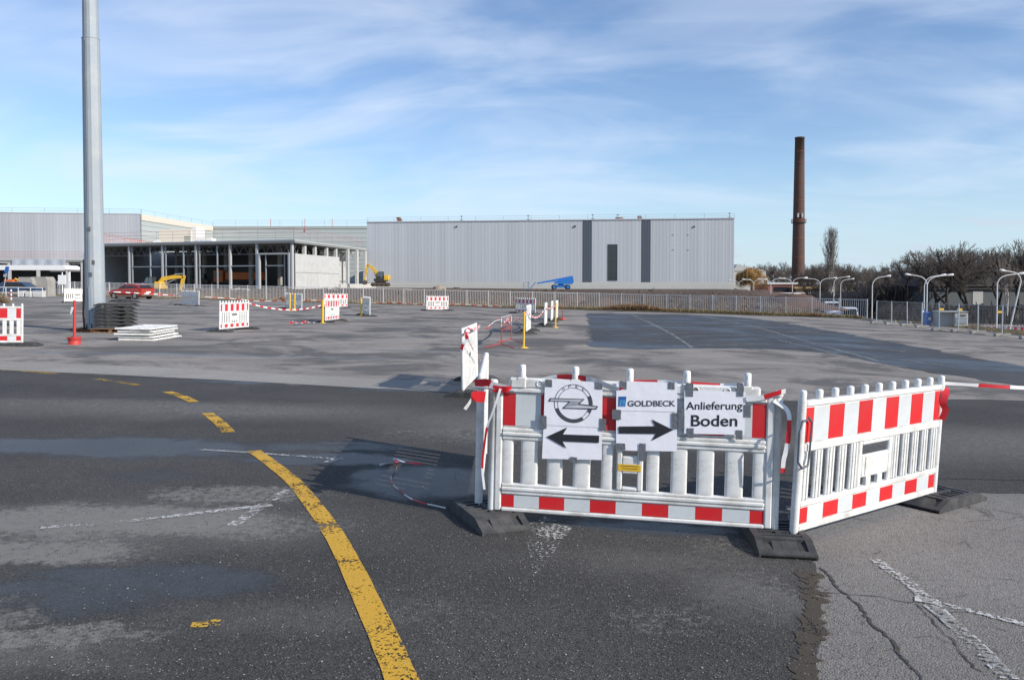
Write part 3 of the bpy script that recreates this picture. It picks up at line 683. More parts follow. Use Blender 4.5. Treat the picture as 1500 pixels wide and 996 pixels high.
def make_barrier_a():
    r = empty('safety_barrier'); m = white_pl
    for x in (.028, 2.072):
        MB().lathe([(.026, .04), (.026, .968), (.034, .97), (.034, 1.0), (.026, 1.006), (.026, 1.02), (.034, 1.025), (.034, 1.055), (.02, 1.065)], 14, (x, 0, 0)).build('post', m, r)
    fr = MB(); z = Z0
    fr.cbox(.052, .105, -.024, .024, z, z+.93, .01); fr.cbox(1.995, 2.048, -.024, .024, z, z+.93, .01)
    for za, zb, t in ((0, .03, .028), (.03, .128, .012), (.128, .155, .024), (.155, .185, .032), (.185, .21, .022), (.535, .565, .024), (.565, .595, .034), (.595, .625, .026), (.625, .89, .012), (.89, .925, .03)):
        fr.cbox(.105, 1.995, -t, t, z + za, z + zb, .008)
    fr.build('frame', m, r)
    # raised top housing with the lamp sockets
    tp = MB(); tp.cbox(.15, 1.95, -.030, .030, z + .925, z + 1.0, .012)
    for x in (.17, 1.83): tp.cbox(x, x + .10, -.037, -.030, z + .93, z + .985, .006)
    tp.build('top_housing', m, r)
    ring = MB().lathe([(.026, 0), (.026, .004), (.020, .004), (.016, -.002)], 20).mesh('round_plug', m)
    for x in (.38, .76, 1.16, 1.50, 1.72): obj('round_plug', ring, r, (x, -.030, z + .962), (PI/2, 0, 0))
    nub = MB(); nub.lathe([(.026, 0), (.026, .085), (.021, .095), (.008, .098)], 16); nub.cbox(-.035, .035, -.036, .036, -.075, .004, .008)
    for a in range(5):
        nub.cbox(-.003, .003, -.0285, -.025, .055, .075, .001, ) if a == 0 else None
    nme = nub.mesh('socket_peg', m)
    for x in (.245, .64, 1.035, 1.44, 1.86): obj('socket_peg', nme, r, (x, 0, z + 1.0))
    for x, wd in ((.145, .085), (.31, .125), (.50, .115), (.70, .125), (.885, .085), (1.215, .09), (1.40, .115), (1.585, .12), (1.785, .125), (1.965-.01, .085)):
        mb = MB(); seg = 8; vs = []     # half-round slat
        for k in range(seg + 1):
            a = PI * k / seg; vs += [(-math.cos(a) * wd/2, -.013 * math.sin(a) ** .6 - .008, 0), (-math.cos(a) * wd/2, -.013 * math.sin(a) ** .6 - .008, .325)]
        mb.add(vs, [(2*k, 2*k+2, 2*k+3, 2*k+1) for k in range(seg)], True); mb.box(-wd/2, wd/2, -.008, .012, 0, .325)
        mb.build('slat', m, r, (x, 0.004, z + .21))
    x0 = .955
    hp = MB(); hp.cbox(x0, x0+.04, -.028, .02, z+.21, z+.535); hp.cbox(x0+.15, x0+.19, -.028, .02, z+.21, z+.535); hp.cbox(x0+.04, x0+.15, -.028, .02, z+.21, z+.235); hp.cbox(x0+.04, x0+.15, -.028, .02, z+.335, z+.46); hp.cbox(x0+.04, x0+.15, -.028, .02, z+.505, z+.535)
    hp.build('handle_plate', m, r)
    lb = MB().box(x0 + .012, x0 + .175, -.0305, -.028, z + .355, z + .405).build('yellow_label', yel_p, r); 
    MB().box(x0+.03, x0+.155, -.0312, -.0305, z+.390, z+.394).box(x0+.04, x0+.15, -.0312, -.0305, z+.372, z+.376).build('print', ink, lb)
    stripes(r, z + .642, z + .882, -.0128, edges=(.108, 1.992)); stripes(r, z + .034, z + .124, -.0128, edges=(.108, 1.992))
    return r
def place(root, a, b, label, group=None, lean=0.0, cat='barrier'):
    a = Vector(a[:2]); b = Vector(b[:2]); d = (b - a).normalized(); mid = (a + b) / 2; s = mid - d * BL / 2
    root.matrix_world = yard_frame(s, d, lean=lean); tag(root, label, cat, group); return root
def foot_mb():
    mb = MB(); Lh, Wh = .41, .19
    prof = [(-Lh, 0), (-Lh, .028), (-.235, .092), (-.15, .092), (-.15, .092), (.15, .092), (.235, .092), (Lh, .028), (Lh, 0)]
    base = [(-Lh, 0), (-Lh, .02), (-.24, .070), (.24, .070), (Lh, .02), (Lh, 0)]
    mb.prism([(x, z) for x, z in base], -Wh + .012, Wh - .012)                # recessed core
    side = [(-Lh, 0), (-Lh, .030), (-.24, .092), (.24, .092), (Lh, .030), (Lh, 0)]
    for y0, y1 in ((-Wh, -Wh + .05), (Wh - .05, Wh)): mb.prism(side, y0, y1)   # raised side cheeks
    for s_ in (-1, 1):
        mb.prism([(s_*Lh, .002), (s_*Lh, .031), (s_*(Lh-.04), .047), (s_*(Lh-.04), .002)], -Wh+.05, Wh-.05)      # toe bar
        mb.prism([(s_*.25, .03), (s_*.25, .0905), (s_*.20, .0915), (s_*.20, .03)], -Wh+.05, Wh-.05)
        mb.prism([(s_*(Lh-.055), .01), (s_*(Lh-.055), .036), (s_*.265, .080), (s_*.265, .01)], -.085, .085)       # centre tablet
        mb.prism([(s_*.125, .03), (s_*.125, .0905), (s_*.165, .0905), (s_*.165, .03)], -Wh+.05, Wh-.05)
    for x in (-.06, .0, .06): mb.box(x-.012, x+.012, -Wh+.05, Wh-.05, .03, .0905)
    mb.box(-.13, .13, -.02, .02, .03, .0900)
    return mb
FOOT = foot_mb().mesh('rubber_foot', rubber)
def foot(center, along, label, group='rubber feet of the barriers', z=0.0):
    d = Vector((along[0], along[1])).normalized()
    o = obj('rubber_foot', FOOT); o.matrix_world = yard_frame(center, d, z=z); tag(o, label, 'foot', group); return o

# front barrier and its right-hand neighbour, close to the camera
A0, A1 = Vector((-.19, 6.10)), Vector((1.885, 5.73))
BARA = place(make_barrier_a(), A0, A1, 'large white barrier in front carrying three taped paper notices', 'white plastic barriers')
B0, B1 = Vector((1.945, 5.66)), Vector((3.60, 6.94))
BARB = place(make_barrier_b(True), B0, B1, 'leaning red striped barrier with a row of pegs, right of the notice barrier', 'white plastic barriers', lean=math.radians(2.4))
proto = BARB
def cp(src, a, b, label, lean=0.0, scale=1.0):
    r = copy_tree(src); place(r, a, b, label, 'white plastic barriers', lean)
    if scale != 1.0: r.scale = (scale,) * 3
    return r
foot((-.186, 6.135), (.33, -.81), 'worn grey-black rubber foot under the left post of the notice barrier')
foot((1.86, 5.74), (-.08, -.83), 'black rubber foot under the joint of the two front barriers')
foot((3.655, 6.92), (.81, .59), 'black rubber foot under the far right post of the leaning barrier')
plain = place(make_barrier_b(False), (-.26, 6.25), (-.285, 8.33), 'plain white barrier running back from the left post of the notice barrier', 'white plastic barriers')
p = cp(plain, (-.79, 13.15), (-.66, 15.25), 'white barrier wrapped in red and white tape, standing alone behind the left post', lean=math.radians(-2))
foot((-.62, 13.0), (1, -.15), 'rubber foot in the puddle under the near end of the tape-wrapped barrier')
foot((-.66, 15.3), (1, -.1), 'rubber foot under the far end of the tape-wrapped barrier')
def with_feet(a, b, txt, along=None):
    a = Vector(a[:2]); b = Vector(b[:2]); d = (b - a).normalized(); al = along or (-d.y, d.x)
    foot(a, al, 'rubber foot under the left end of the ' + txt); foot(b, al, 'rubber foot under the right end of the ' + txt)
def two(px0, px1, Y0, Y1):
    a = P(px0, 415, Y0); b = P(px1, 415, Y1); return Vector((a.x, Y0)), Vector((b.x, Y1))
a, b = (-12.55, 21.0), (-14.55, 20.35)
cp(proto, b, a, 'red striped barrier cut off by the left picture edge, left of the red stand'); with_feet(b, a, 'red striped barrier at the left picture edge', (1, .12))
a, b = two(322, 361.5, 28.6, 30.5)
cp(proto, a, b, 'red striped barrier standing alone in the middle distance right of the stacked panels'); with_feet(a, b, 'lone red striped barrier', (1, -.05))
a, b = two(476, 495.5, 37.0, 39.05)
cp(proto, a, b, 'narrow-looking red striped barrier with a yellow post at its left edge'); with_feet(a, b, 'red striped barrier beside the yellow post', (1, .05))
a, b = two(475, 507, 59.5, 60.9)
cp(proto, a, b, 'red striped barrier partly hidden behind the barrier with the yellow post'); with_feet(a, b, 'partly hidden red striped barrier')
a, b = two(531.5, 541, 47.0, 45.2)
cp(plain, a, b, 'grey blank back of a barrier beside a yellow post, in front of the fence'); with_feet(a, b, 'grey blank barrier near the fence', (1, 0))
a, b = two(417, 443, 55.6, 54.0)
cp(plain, a, b, 'shaded barrier with two yellow posts standing before it'); with_feet(a, b, 'shaded barrier with two yellow posts')
a, b = two(263, 293.5, 58.8, 57.4)
cp(plain, a, b, 'pale blank barrier in front of the fence right of the red car'); with_feet(a, b, 'pale blank barrier near the red car')
a, b = two(98, 128, 59.5, 60.9)
cp(plain, a, b, 'pale blank barrier half hidden behind the big mast'); with_feet(a, b, 'pale blank barrier behind the mast')
a, b = two(624, 656.5, 58.0, 59.5)
cp(proto, a, b, 'red striped barrier standing before the fence under the middle of the hall'); with_feet(a, b, 'striped barrier below the hall middle')
a, b = two(754, 785, 56.5, 54.8)
cp(proto, a, b, 'red striped barrier before the fence, behind the row of edge-on white barriers'); with_feet(a, b, 'red striped barrier behind the edge-on row')
ROW = []
for (x0, x1, y0, n_, sh_) in ((770.5, 776.5, 31.4, 'nearest, broadest of the row of edge-on white barriers', 'nearest'), (797.5, 800.5, 37.2, 'second edge-on white barrier of the row, from the near one', 'second'), (807, 809.5, 42.8, 'third edge-on white barrier of the row, from the near one', 'third'), (813.8, 816.5, 45.3, 'farthest edge-on white barrier of the row', 'farthest')):
    a, b = two(x0, x1, y0, y0 + 2.09); ROW.append((a, b)); cp(plain, a, b, n_)
    foot(a, (1, .05), 'near-end rubber foot of the ' + sh_ + ' edge-on white barrier'); foot(b, (1, 0), 'far-end rubber foot of the ' + sh_ + ' edge-on white barrier')
# far barriers seen through the mesh fence at the lower right
for k, (x0, x1) in enumerate(((1447, 1478), (1470, 1498))):
    a, b = two(x0, x1, 60 - k, 59.5 - k); r = cp(proto, a, b, ('left' if k == 0 else 'right') + ' one of two red and white barriers behind the mesh fence at right')
    r.location.z = P(1450, 475.5, a.y).z - 1.08

# flat pile of white barrier panels
c0 = G(222, 500)
pile_dir = (Vector(G(268, 492)[:2]) - Vector(c0[:2])).normalized()
for k in range(5):
    r = copy_tree(plain); x = Vector((pile_dir.x, pile_dir.y, 0)); zt = 0.045 + k * .080
    jit = random.uniform(-.06, .06); s = Vector(c0[:2]) + Vector((-.02 + jit, jit))
    # local x along depth, local z (panel height) pointing left, local y up
    xx = (x - GN * x.dot(GN)).normalized(); yy = GN; zz_ = xx.cross(yy)
    ang = random.uniform(-.03, .03)
    M = Matrix((xx, yy, zz_)).transposed().to_4x4() @ Matrix.Rotation(ang, 4, 'Y')
    base = Vector((s.x, s.y, gz(s.x, s.y) + zt))
    if zz_.x > 0: pass
    off = -Vector((0, 0, 0)); M.translation = base + (Vector((-1, 0, 0)) * 1.05 if zz_.x > 0 else Vector((0, 0, 0)))
    r.matrix_world = M
    tag(r, ['bottom', 'second from the bottom', 'middle', 'second from the top', 'topmost'][k] + ' white barrier panel lying in the flat pile right of the mast', 'barrier', 'white barrier panels piled flat')

# black rubber feet stacked on a pallet beside the mast
PC = G(163, 487)
pal = empty('pallet', yard_frame((PC.x, PC.y + .25), (1, .08)), 'worn wooden pallet under the stacked rubber feet beside the mast', 'pallet')
bme = MB().cbox(-.62, .62, -.05, .05, 0, .022, .003).mesh('board', wood_m); blk = MB().cbox(-.05, .05, -.05, .05, 0, .09, .004).mesh('block', wood_m)
for y in (-.38, -.13, .13, .38): obj('board', bme, pal, (0, y, .112))
for x in (-.55, 0, .55):
    for y in (-.35, 0, .35): obj('block', blk, pal, (x, y, .022))
for y in (-.35, 0, .35): obj('board', bme, pal, (0, y, 0))
M0 = pal.matrix_world
ordn = ['bottom', 'second', 'third', 'fourth', 'fifth', 'sixth', 'seventh', 'eighth', 'ninth']
for c_, (ox, oy, n) in enumerate(((-.08, -.22, 7), (.12, .20, 8))):
    for k in range(n):
        o = obj('rubber_foot', FOOT); jx = random.uniform(-.015, .015) + (.10 if k >= n - 2 and c_ == 1 else 0)
        o.matrix_world = M0 @ Matrix.Translation((ox + jx, oy, .136 + k * .122)) @ Matrix.Rotation(random.uniform(-.05, .05), 4, 'Z')
        o.scale = (1.12, 1.0, 1.06)
        tag(o, f'rubber foot {"topmost" if k == n-1 else ordn[k]}{"" if k in (0, n-1) else " from bottom"} in the {"front" if c_ == 0 else "rear"} column beside the mast', 'foot', 'rubber feet stacked beside the mast')

# ------------------------------------------------------------------ paper notices on the front barrier
MA = BARA.matrix_world.copy()
def loc(px, py): q = plane_loc(MA, px, py); return q.x, q.z
def sheet_of(px, name, parent, y, mt_, th=.0012, curl=0.0):
    pts = [loc(*p) for p in px]
    o = MB().prism(pts, y - th, y).build(name, mt_, parent); return o
def paper_sheet(x0, y0, x1, y1, parent, y, corners=None):
    cs = corners or [(x0, y0), (x1, y0), (x1, y1), (x0, y1)]
    q = [loc(*c) for c in cs]; n = 14; vs = []; fs = []
    rs = random.random() * 9
    for j in range(n+1):
        for i in range(n+1):
            u, v = i/n, j/n
            top = (q[0][0]*(1-u) + q[1][0]*u, q[0][1]*(1-u) + q[1][1]*u); bt = (q[3][0]*(1-u) + q[2][0]*u, q[3][1]*(1-u) + q[2][1]*u)
            x = top[0]*(1-v) + bt[0]*v; z = top[1]*(1-v) + bt[1]*v
            vs.append((x, y - .0012 * abs(noise.noise(Vector((x*5 + rs, z*5, rs)))) , z))
    for j in range(n):
        for i in range(n): a = j*(n+1)+i; fs.append((a, a+n+1, a+n+2, a+1))
    return MB().add(vs, fs, True).build('paper_sheet', paper, parent)
def zc(x0, y0, zx, zy): return (x0 + zx, y0 + zy)
Z1 = lambda x, y: (640 + x / 2.7675, 500 + y / 2.7675)
Z2 = lambda x, y: (1000 + x / 2.7674, 500 + y / 2.7674)
Z6 = lambda x, y: (780 + x / 4.5455, 540 + y / 4.5455)
YF = -.040
def text(body, px0, py0, px1, py1, parent, y, mt_, bold=.012, name='lettering', shear=0):
    cu = bpy.data.curves.new('lettering', 'FONT'); cu.body = body; cu.size = 1; cu.extrude = 0; cu.offset = bold; cu.shear = shear; cu.resolution_u = 6
    to = bpy.data.objects.new('tmp', cu); COL.objects.link(to); bpy.context.view_layer.update()
    me = bpy.data.meshes.new_from_object(to.evaluated_get(bpy.context.evaluated_depsgraph_get())); bpy.data.objects.remove(to)
    a = loc(px0, py1); b = loc(px1, py1); c = loc(px0, py0)
    xs_ = [v.co.x for v in me.vertices]; ys_ = [v.co.y for v in me.vertices]
    x0, x1, y0, y1 = min(xs_), max(xs_), min(ys_), max(ys_)
    for v in me.vertices:
        u = (v.co.x - x0) / (x1 - x0); t = (v.co.y - y0) / (y1 - y0)
        v.co = Vector((a[0] + (b[0]-a[0])*u, y, a[1] + (b[1]-a[1])*u + (c[1]-a[1])*t))
    me.materials.clear(); me.materials.append(mt_); return obj(name, me, parent)
def duct(x0, y0, x1, y1, parent, Z=Z1, sk=0.0):
    cs = [Z(x0, y0), Z(x1, y0 + sk), Z(x1, y1 + sk), Z(x0, y1)]
    q = [loc(*c) for c in cs]; n = 5; vs = []; fs = []
    for j in range(n+1):
        for i in range(n+1):
            u, v = i/n, j/n; x = (q[0][0]*(1-u)+q[1][0]*u)*(1-v) + (q[3][0]*(1-u)+q[2][0]*u)*v; z = (q[0][1]*(1-u)+q[1][1]*u)*(1-v) + (q[3][1]*(1-u)+q[2][1]*u)*v
            ed = .003 * noise.noise(Vector((z*80, x*80, 1))) if i in (0, n) or j in (0, n) else 0
            vs.append((x + ed, YF - .0045 - .0006 * noise.noise(Vector((x*40, z*40, 4))), z + ed))
    for j in range(n):
        for i in range(n): a = j*(n+1)+i; fs.append((a, a+n+1, a+n+2, a+1))
    MB().add(vs, fs, True).build('duct_tape', ducttape, parent)
def notice(label):
    r = empty('paper_notice', MA, label, 'notice', 'paper notices taped to the front barrier'); return r
# 1: round emblem above an arrow to the left
n1_ = notice('paper notice with a round lightning-bolt emblem above a black arrow pointing left')
paper_sheet(0, 0, 0, 0, n1_, YF + .001, [(797.5, 619), (882.5, 622), (882, 672), (795, 670)])
paper_sheet(0, 0, 0, 0, n1_, YF - .0015, [(799.5, 555), (883.3, 559), (882.5, 625), (797.5, 621)])
YI = YF - .0032
emb = empty('emblem'); emb.parent = n1_; CH.setdefault(n1_.name, []).append(emb)
def ringmesh(c, r0, r1, y, mt_, a0=0, a1=2*PI, n=72, name='ring'):
    cx, cz = loc(*c); R = (loc(c[0] + 10, c[1])[0] - cx) / 10
    vs = []; 
    for k in range(n+1):
        a = a0 + (a1-a0) * k/n; vs += [(cx + math.cos(a)*r0*R, y, cz + math.sin(a)*r0*R), (cx + math.cos(a)*r1*R, y, cz + math.sin(a)*r1*R)]
    return MB().add(vs, [(2*k, 2*k+1, 2*k+3, 2*k+2) for k in range(n)])
EC = Z6(276, 227)
mb = MB()
MB_r = ringmesh(EC, 29.0, 29.9, YI, ink); MB_r2 = ringmesh(EC, 24.2, 25.0, YI, ink); 
o1_ = MB(); 
for q in (ringmesh(EC, 27.3, 28.1, YI, ink), ringmesh(EC, 22.6, 23.2, YI, ink)): o1_.add(q.v, q.f)
o1_.build('ring_outline', ink, emb)
ringmesh(EC, 23.2, 27.3, YI - .0002, silver, math.radians(198), math.radians(305)).build('ring_shade', mat('print_dark_grey', (.07,.075,.09), .5, var=.6, nscale=22), emb)
ringmesh(EC, 23.2, 27.3, YI - .0002, silver, math.radians(-28), math.radians(28)).build('ring_shade', mat('print_dark_grey', (.07,.075,.09)), emb)
def polyprint(pxs, name, mt_, parent, y=YI, th=0.0004): return MB().prism([loc(*p) for p in pxs], y - th, y).build(name, mt_, parent)
polyprint([Z6(*q) for q in ((110,212), (122,190), (352,196), (318,228), (440,244), (428,266), (200,260), (246,216), (205,214))], 'bolt_outline', ink, emb, YI - .0004)
polyprint([Z6(*q) for q in ((120,209), (127,196), (340,200), (303,233), (431,248), (423,260), (214,255), (258,211))], 'bolt', silver, emb, YI - .0009)
polyprint([Z6(*q) for q in ((128,200), (330,203), (322,210), (124,206))], 'bolt_highlight', mat('print_pale_grey', (.62,.63,.67), .5), emb, YI - .0014)
polyprint([Z6(*q) for q in ((222,250), (300,240), (424,252), (420,257), (216,253))], 'bolt_highlight', mat('print_pale_grey', (.62,.63,.67)), emb, YI - .0014)
for ch, (x, y) in zip('OPEL', ((210, 130), (252, 113), (300, 113), (345, 132))):
    q0 = Z6(x - 8, y - 9); q1 = Z6(x + 8, y + 9); text(ch, q0[0], q0[1], q1[0], q1[1], emb, YI, ink, .0)
polyprint([Z6(*q) for q in ((97, 447), (236, 383), (207, 430), (447, 438), (445, 486), (203, 476), (231, 523))], 'arrow', ink, n1_)
for q in ((443,150,470,180), (643,162,672,190), (422,295,448,347), (660,308,688,357), (543,462,570,487)): duct(*q, n1_, sk=3)
# 2: company name above an arrow to the right
n2_ = notice('paper notice reading GOLDBECK above a black arrow pointing right')
paper_sheet(0, 0, 0, 0, n2_, YF + .001, [(903, 596), (991.5, 600), (991.5, 659.5), (903, 658)])
paper_sheet(0, 0, 0, 0, n2_, YF - .0015, [(903.5, 557), (992, 559.5), (991.5, 602), (903, 600)])
text('GOLDBECK', *Z6(634, 207), *Z6(951, 246), n2_, YI, mat('print_dark_grey', (.07,.075,.09)), .028)
polyprint([Z6(*q) for q in ((576, 180), (627, 180), (620, 246), (573, 246))], 'logo_square', inkblue, n2_)
polyprint([Z6(*q) for q in ((585, 203), (618, 203), (613, 242), (579, 242))], 'logo_inset', inklblue, n2_, YI - .0005)
polyprint([Z6(*q) for q in ((590, 210), (611, 210), (609, 216), (590, 216))], 'logo_line', inkblue, n2_, YI - .001)
polyprint([Z6(*q) for q in ((592, 224), (609, 224), (607, 236), (591, 236))], 'logo_line', inkblue, n2_, YI - .001)
polyprint([Z6(*q) for q in ((937, 401), (793, 330), (817, 376), (575, 378), (577, 424), (821, 427), (793, 473))], 'arrow', ink, n2_)
for q in ((742,158,770,190), (937,162,963,190), (712,272,747,312), (952,285,975,350), (728,408,765,435), (820,408,847,480)): duct(*q, n2_, sk=2)
# 3: delivery notice
n3_ = notice('smaller paper notice reading Anlieferung Boden at the right end of the front barrier')
paper_sheet(0, 0, 0, 0, n3_, YF - .0015, [(1002, 571), (1091.5, 573), (1089.5, 635.5), (1002, 633.5)])
text('Anlieferung', *Z6(1020, 215), *Z6(1393, 283), n3_, YI, ink, .012)
text('Boden', *Z6(1053, 302), *Z6(1360, 378), n3_, YI, ink, .017)
for q in ((978,268,1003,350), (1008,165,1038,220), (1012,347,1040,387)): duct(*q, n3_, sk=1)
for q in ((217,165,243,220), (245,253,273,305), (213,355,240,393)): duct(*q, n3_, Z=Z2, sk=1)

# ------------------------------------------------------------------ red and white tape
def ribbon(name, pts, width, label, seg=.30, group='red and white barrier tapes', twist=0.0, start=0, up=None, smooth=True):
    pts = [Vector(p) for p in pts]
    if smooth and len(pts) > 2:
        ext = [pts[0]*2 - pts[1]] + pts + [pts[-1]*2 - pts[-2]]; q = []
        for i in range(1, len(ext)-2):
            for k in range(8):
                u = k/8; a, b, c, d = ext[i-1], ext[i], ext[i+1], ext[i+2]
                q.append(0.5*((2*b)+(c-a)*u+(2*a-5*b+4*c-d)*u*u+(3*b-a-3*c+d)*u**3))
        pts = q + [pts[-1]]
    # resample
    out = [pts[0]]; st = max(.02, seg / 6)
    for a, b in zip(pts, pts[1:]):
        k = max(1, int((b-a).length / st)); out += [a.lerp(b, (j+1)/k) for j in range(k)]
    mb = MB(); vs = []; dist = 0; ms = []
    for i, p in enumerate(out):
        d = (out[min(len(out)-1, i+1)] - out[max(0, i-1)]).normalized(); u = Vector(up) if up else Vector((0, 0, 1))
        if abs(d.dot(u)) > .93: u = Vector((0, -1, 0.2))
        if i: dist += (p - out[i-1]).length
        w_ = (u - d * u.dot(d)).normalized(); w_ = Matrix.Rotation(twist * dist + .5 * noise.noise(Vector((dist*2, start, 0))), 3, d) @ w_
        ww_ = width * (1 - .25 * abs(noise.noise(Vector((dist * 3, 1, start)))))
        vs += [p + w_ * ww_ / 2, p - w_ * ww_ / 2]; ms.append(int(dist / seg + start) % 2)
    n = len(out)
    for i in range(n-1): mb.m.append(ms[i]); mb.sm.append(True); mb.f.append((2*i, 2*i+1, 2*i+3, 2*i+2))
    mb.v = [tuple(v) for v in vs]
    o = mb.build(name, [tape_w, tape_r]); return tag(o, label, 'tape', group)
def AL(u, y, z): return MA @ Vector((u, y, z))
def LA(px, py, y=-.05):
    q = plane_loc(MA, px, py); return MA @ Vector((q.x, y, q.z))
ribbon('barrier_tape', [AL(.03, -.04, 1.0), AL(.10, -.045, .995), AL(.16, -.04, 1.0), AL(.25, .045, 1.02), AL(.5, .04, 1.09), AL(.72, -.035, 1.095), AL(.80, -.046, 1.08), AL(.95, -.045, 1.03), AL(1.0, -.03, 1.03)], .05, 'red and white tape lying along the top of the notice barrier, twisted', .25, start=1, twist=.6)
ribbon('barrier_tape', [AL(1.0, .04, 1.08), AL(1.3, .04, 1.09), AL(1.5, .04, 1.085), AL(1.7, .04, 1.08), AL(1.88, .045, 1.10)], .03, 'thin red and white tape behind the pegs above the right notice', .22, start=1)
ribbon('barrier_tape', [LA(1092, 583), LA(1115, 581), LA(1138, 574), LA(1150, 572, -.03)], .04, 'short tape tied to the right post of the notice barrier', .12, start=0, twist=.3)
ribbon('barrier_tape', [AL(2.04, -.03, 1.0), LA(1152, 600, -.05), LA(1154, 622, -.06), LA(1152, 645, -.06), LA(1149, 660, -.06), LA(1146, 672, -.06), LA(1145, 690, -.05)], .034, 'tape hanging down between the notice barrier and the leaning barrier', .17, start=0, up=(1, 0, 0))
ribbon('barrier_tape', [AL(-.03, -.02, .93), LA(697, 580, -.06), LA(690, 590, -.08), LA(685, 597, -.09)], .085, 'bunched red and white tape end knotted at the left post of the notice barrier', .11, start=1, up=(.6, 0, .8))
ribbon('barrier_tape', [AL(-.12, .02, 1.02), AL(-.02, -.03, 1.04), AL(.04, -.035, 1.02), AL(.13, -.03, 1.0)], .06, 'red tape wrapped round the top of the left post of the notice barrier', .14, start=1)
ribbon('barrier_tape', [LA(735, 568), LA(728, 590), LA(722, 607), LA(716, 622, -.05), LA(712, 645, -.045), LA(708, 680, -.035), LA(711, 715, -.035)], .018, 'long tape strand hanging down the left post of the notice barrier', .3, start=0, up=(1, 0, 0), twist=.4)
PB = P(678.5, 577, 13.2)
ribbon('barrier_tape', [P(679, 577, 13.1), P(672, 592, 12.9), P(664, 611, 12.8), P(656, 629, 12.75)], .05, 'tape tail blowing off the foot of the tape-wrapped barrier', .45, start=0, up=(1, 0, 0), twist=.5)
def knotted(px, Y, wd, lab, seg, st=1, up=(1, 0, 0)): return ribbon('barrier_tape', [P(x, y, Y if not isinstance(Y, (list, tuple)) else Y[i]) for i, (x, y) in enumerate(px)], wd, lab, seg, start=st, up=up, twist=.8)
knotted([(680, 489), (684, 487), (688, 480), (692, 483), (697, 481), (703, 478)], [13.1, 13.2, 13.5, 14, 14.6, 15.2], .06, 'tape wound along the top of the tape-wrapped barrier', .12)
knotted([(679, 490), (683, 492), (684, 498), (680, 502), (677, 508), (676, 514)], 13.05, .06, 'tape bunched down the near edge of the tape-wrapped barrier', .10)
knotted([(684, 494), (689, 504), (694, 514), (699, 518), (704, 528)], [13.0, 13.3, 13.8, 14.2, 14.8], .025, 'thin tape slung across the face of the tape-wrapped barrier', .14)
tl = ribbon('barrier_tape', [BARB.matrix_world @ Vector((2.07, 0, 1.02)), Vector((4.6, 6.95, gz(4.6, 6.95) + .985)), Vector((6.4, 6.9, gz(6.4, 6.9) + 1.0)), Vector((9, 6.8, gz(9, 6.8) + 1.15))], .030, 'taut red and white tape running right from the leaning barrier out of the picture', .28, start=0)
MBm = BARB.matrix_world
ribbon('barrier_tape', [MBm @ Vector(q) for q in ((2.09, -.03, .99), (2.05, -.05, .93), (2.03, -.045, .86), (2.05, -.06, .80), (2.02, -.05, .72))], .055, 'red tape knot hanging on the far post of the leaning barrier', .6, start=1, up=(1, 0, 0), twist=2)
# tape on the ground
def GL(px, py, dz=.012): q = G(px, py); return Vector((q.x, q.y, gz(q.x, q.y) + dz))
ribbon('barrier_tape', [GL(653, 746), GL(640, 743), GL(618, 738), GL(600, 731), GL(585, 720), GL(575, 710), GL(573, 700), GL(580, 690), GL(582, 684)], .010, 'thin curled strand of white tape lying on the wet asphalt left of the rubber foot', .18, twist=.5)
ribbon('barrier_tape', [GL(556, 683), GL(570, 680), GL(582, 683, .03), GL(578, 677, .04), GL(590, 680, .03), GL(604, 680), GL(618, 681)], .03, 'crumpled dirty tape knot lying on the asphalt at the end of the thin strand', .2, twist=3)
# metal bracket joining posts
def tubeobj(name, pts, r, m, label, cat, group=None, parent=None):
    o = MB().path([Vector(p) for p in pts], r, 8).build(name, m, parent)
    return tag(o, label, cat, group) if parent is None else o
MBR = BARB.matrix_world
tubeobj('wire_handle', [MBR @ Vector(q) for q in ((.055, -.035, .88), (-.02, -.045, .88), (-.06, -.05, .80), (-.055, -.05, .60), (.00, -.05, .55), (.075, -.045, .56), (.095, -.04, .62), (.10, -.04, .86), (.06, -.035, .90))], .0075, mat('dull_bracket_steel', (.16, .18, .21), .45, .6), 'bent grey wire bracket hooked on the near post of the leaning barrier', 'bracket')
tubeobj('post_clamp', [AL(-.13, -.02, 1.0), AL(.0, -.033, 1.0), AL(.19, -.033, .985)], .0085, galv, 'flat steel clamp joining the posts at the left end of the notice barrier', 'clamp')

# sagging tapes in the middle distance
def sag(p, q, s, n=8):
    p = Vector(p); q = Vector(q); return [p.lerp(q, i/n) - Vector((0, 0, s * 4 * (i/n) * (1 - i/n))) for i in range(n+1)]
def top(a, h=.9): return Vector((a[0], a[1], gz(a[0], a[1]) + h))
ribbon('barrier_tape', sag(P(362, 443.5, 30.5), P(475, 446, 37), .25), .05, 'sagging striped tape from the lone barrier to the barrier with the yellow post', .3)
ribbon('barrier_tape', sag(P(773, 457, 31.4), P(799, 449, 37.5), .35), .07, 'sagging tape between the first and second edge-on barriers', .35)
ribbon('barrier_tape', sag(P(800, 451, 37.5), P(815, 446, 45), .1), .07, 'tape between the farther edge-on barriers', .35)
ribbon('barrier_tape', sag(P(750, 464, 26.4), P(767, 459, 23.8), .15), .05, 'tape between the red trestle and the yellow post', .3)
ribbon('barrier_tape', sag(P(767, 459, 23.8), P(774, 452, 31.4), .1), .06, 'tape from the yellow post up to the nearest edge-on barrier', .3, start=1)
ribbon('barrier_tape', [P(733, 468, 24), P(724, 471, 24), P(718, 478, 24), P(712, 482, 24), P(720, 474, 24.1), P(733, 466, 24.1)], .022, 'loose tape fluttering left from the red trestle', .3)
ribbon('barrier_tape', [P(736, 466, 24), P(740, 472, 24), P(744, 466, 25), P(746, 473, 26), P(749, 464, 26.4)], .06, 'tape woven through the top of the red trestle', .16)
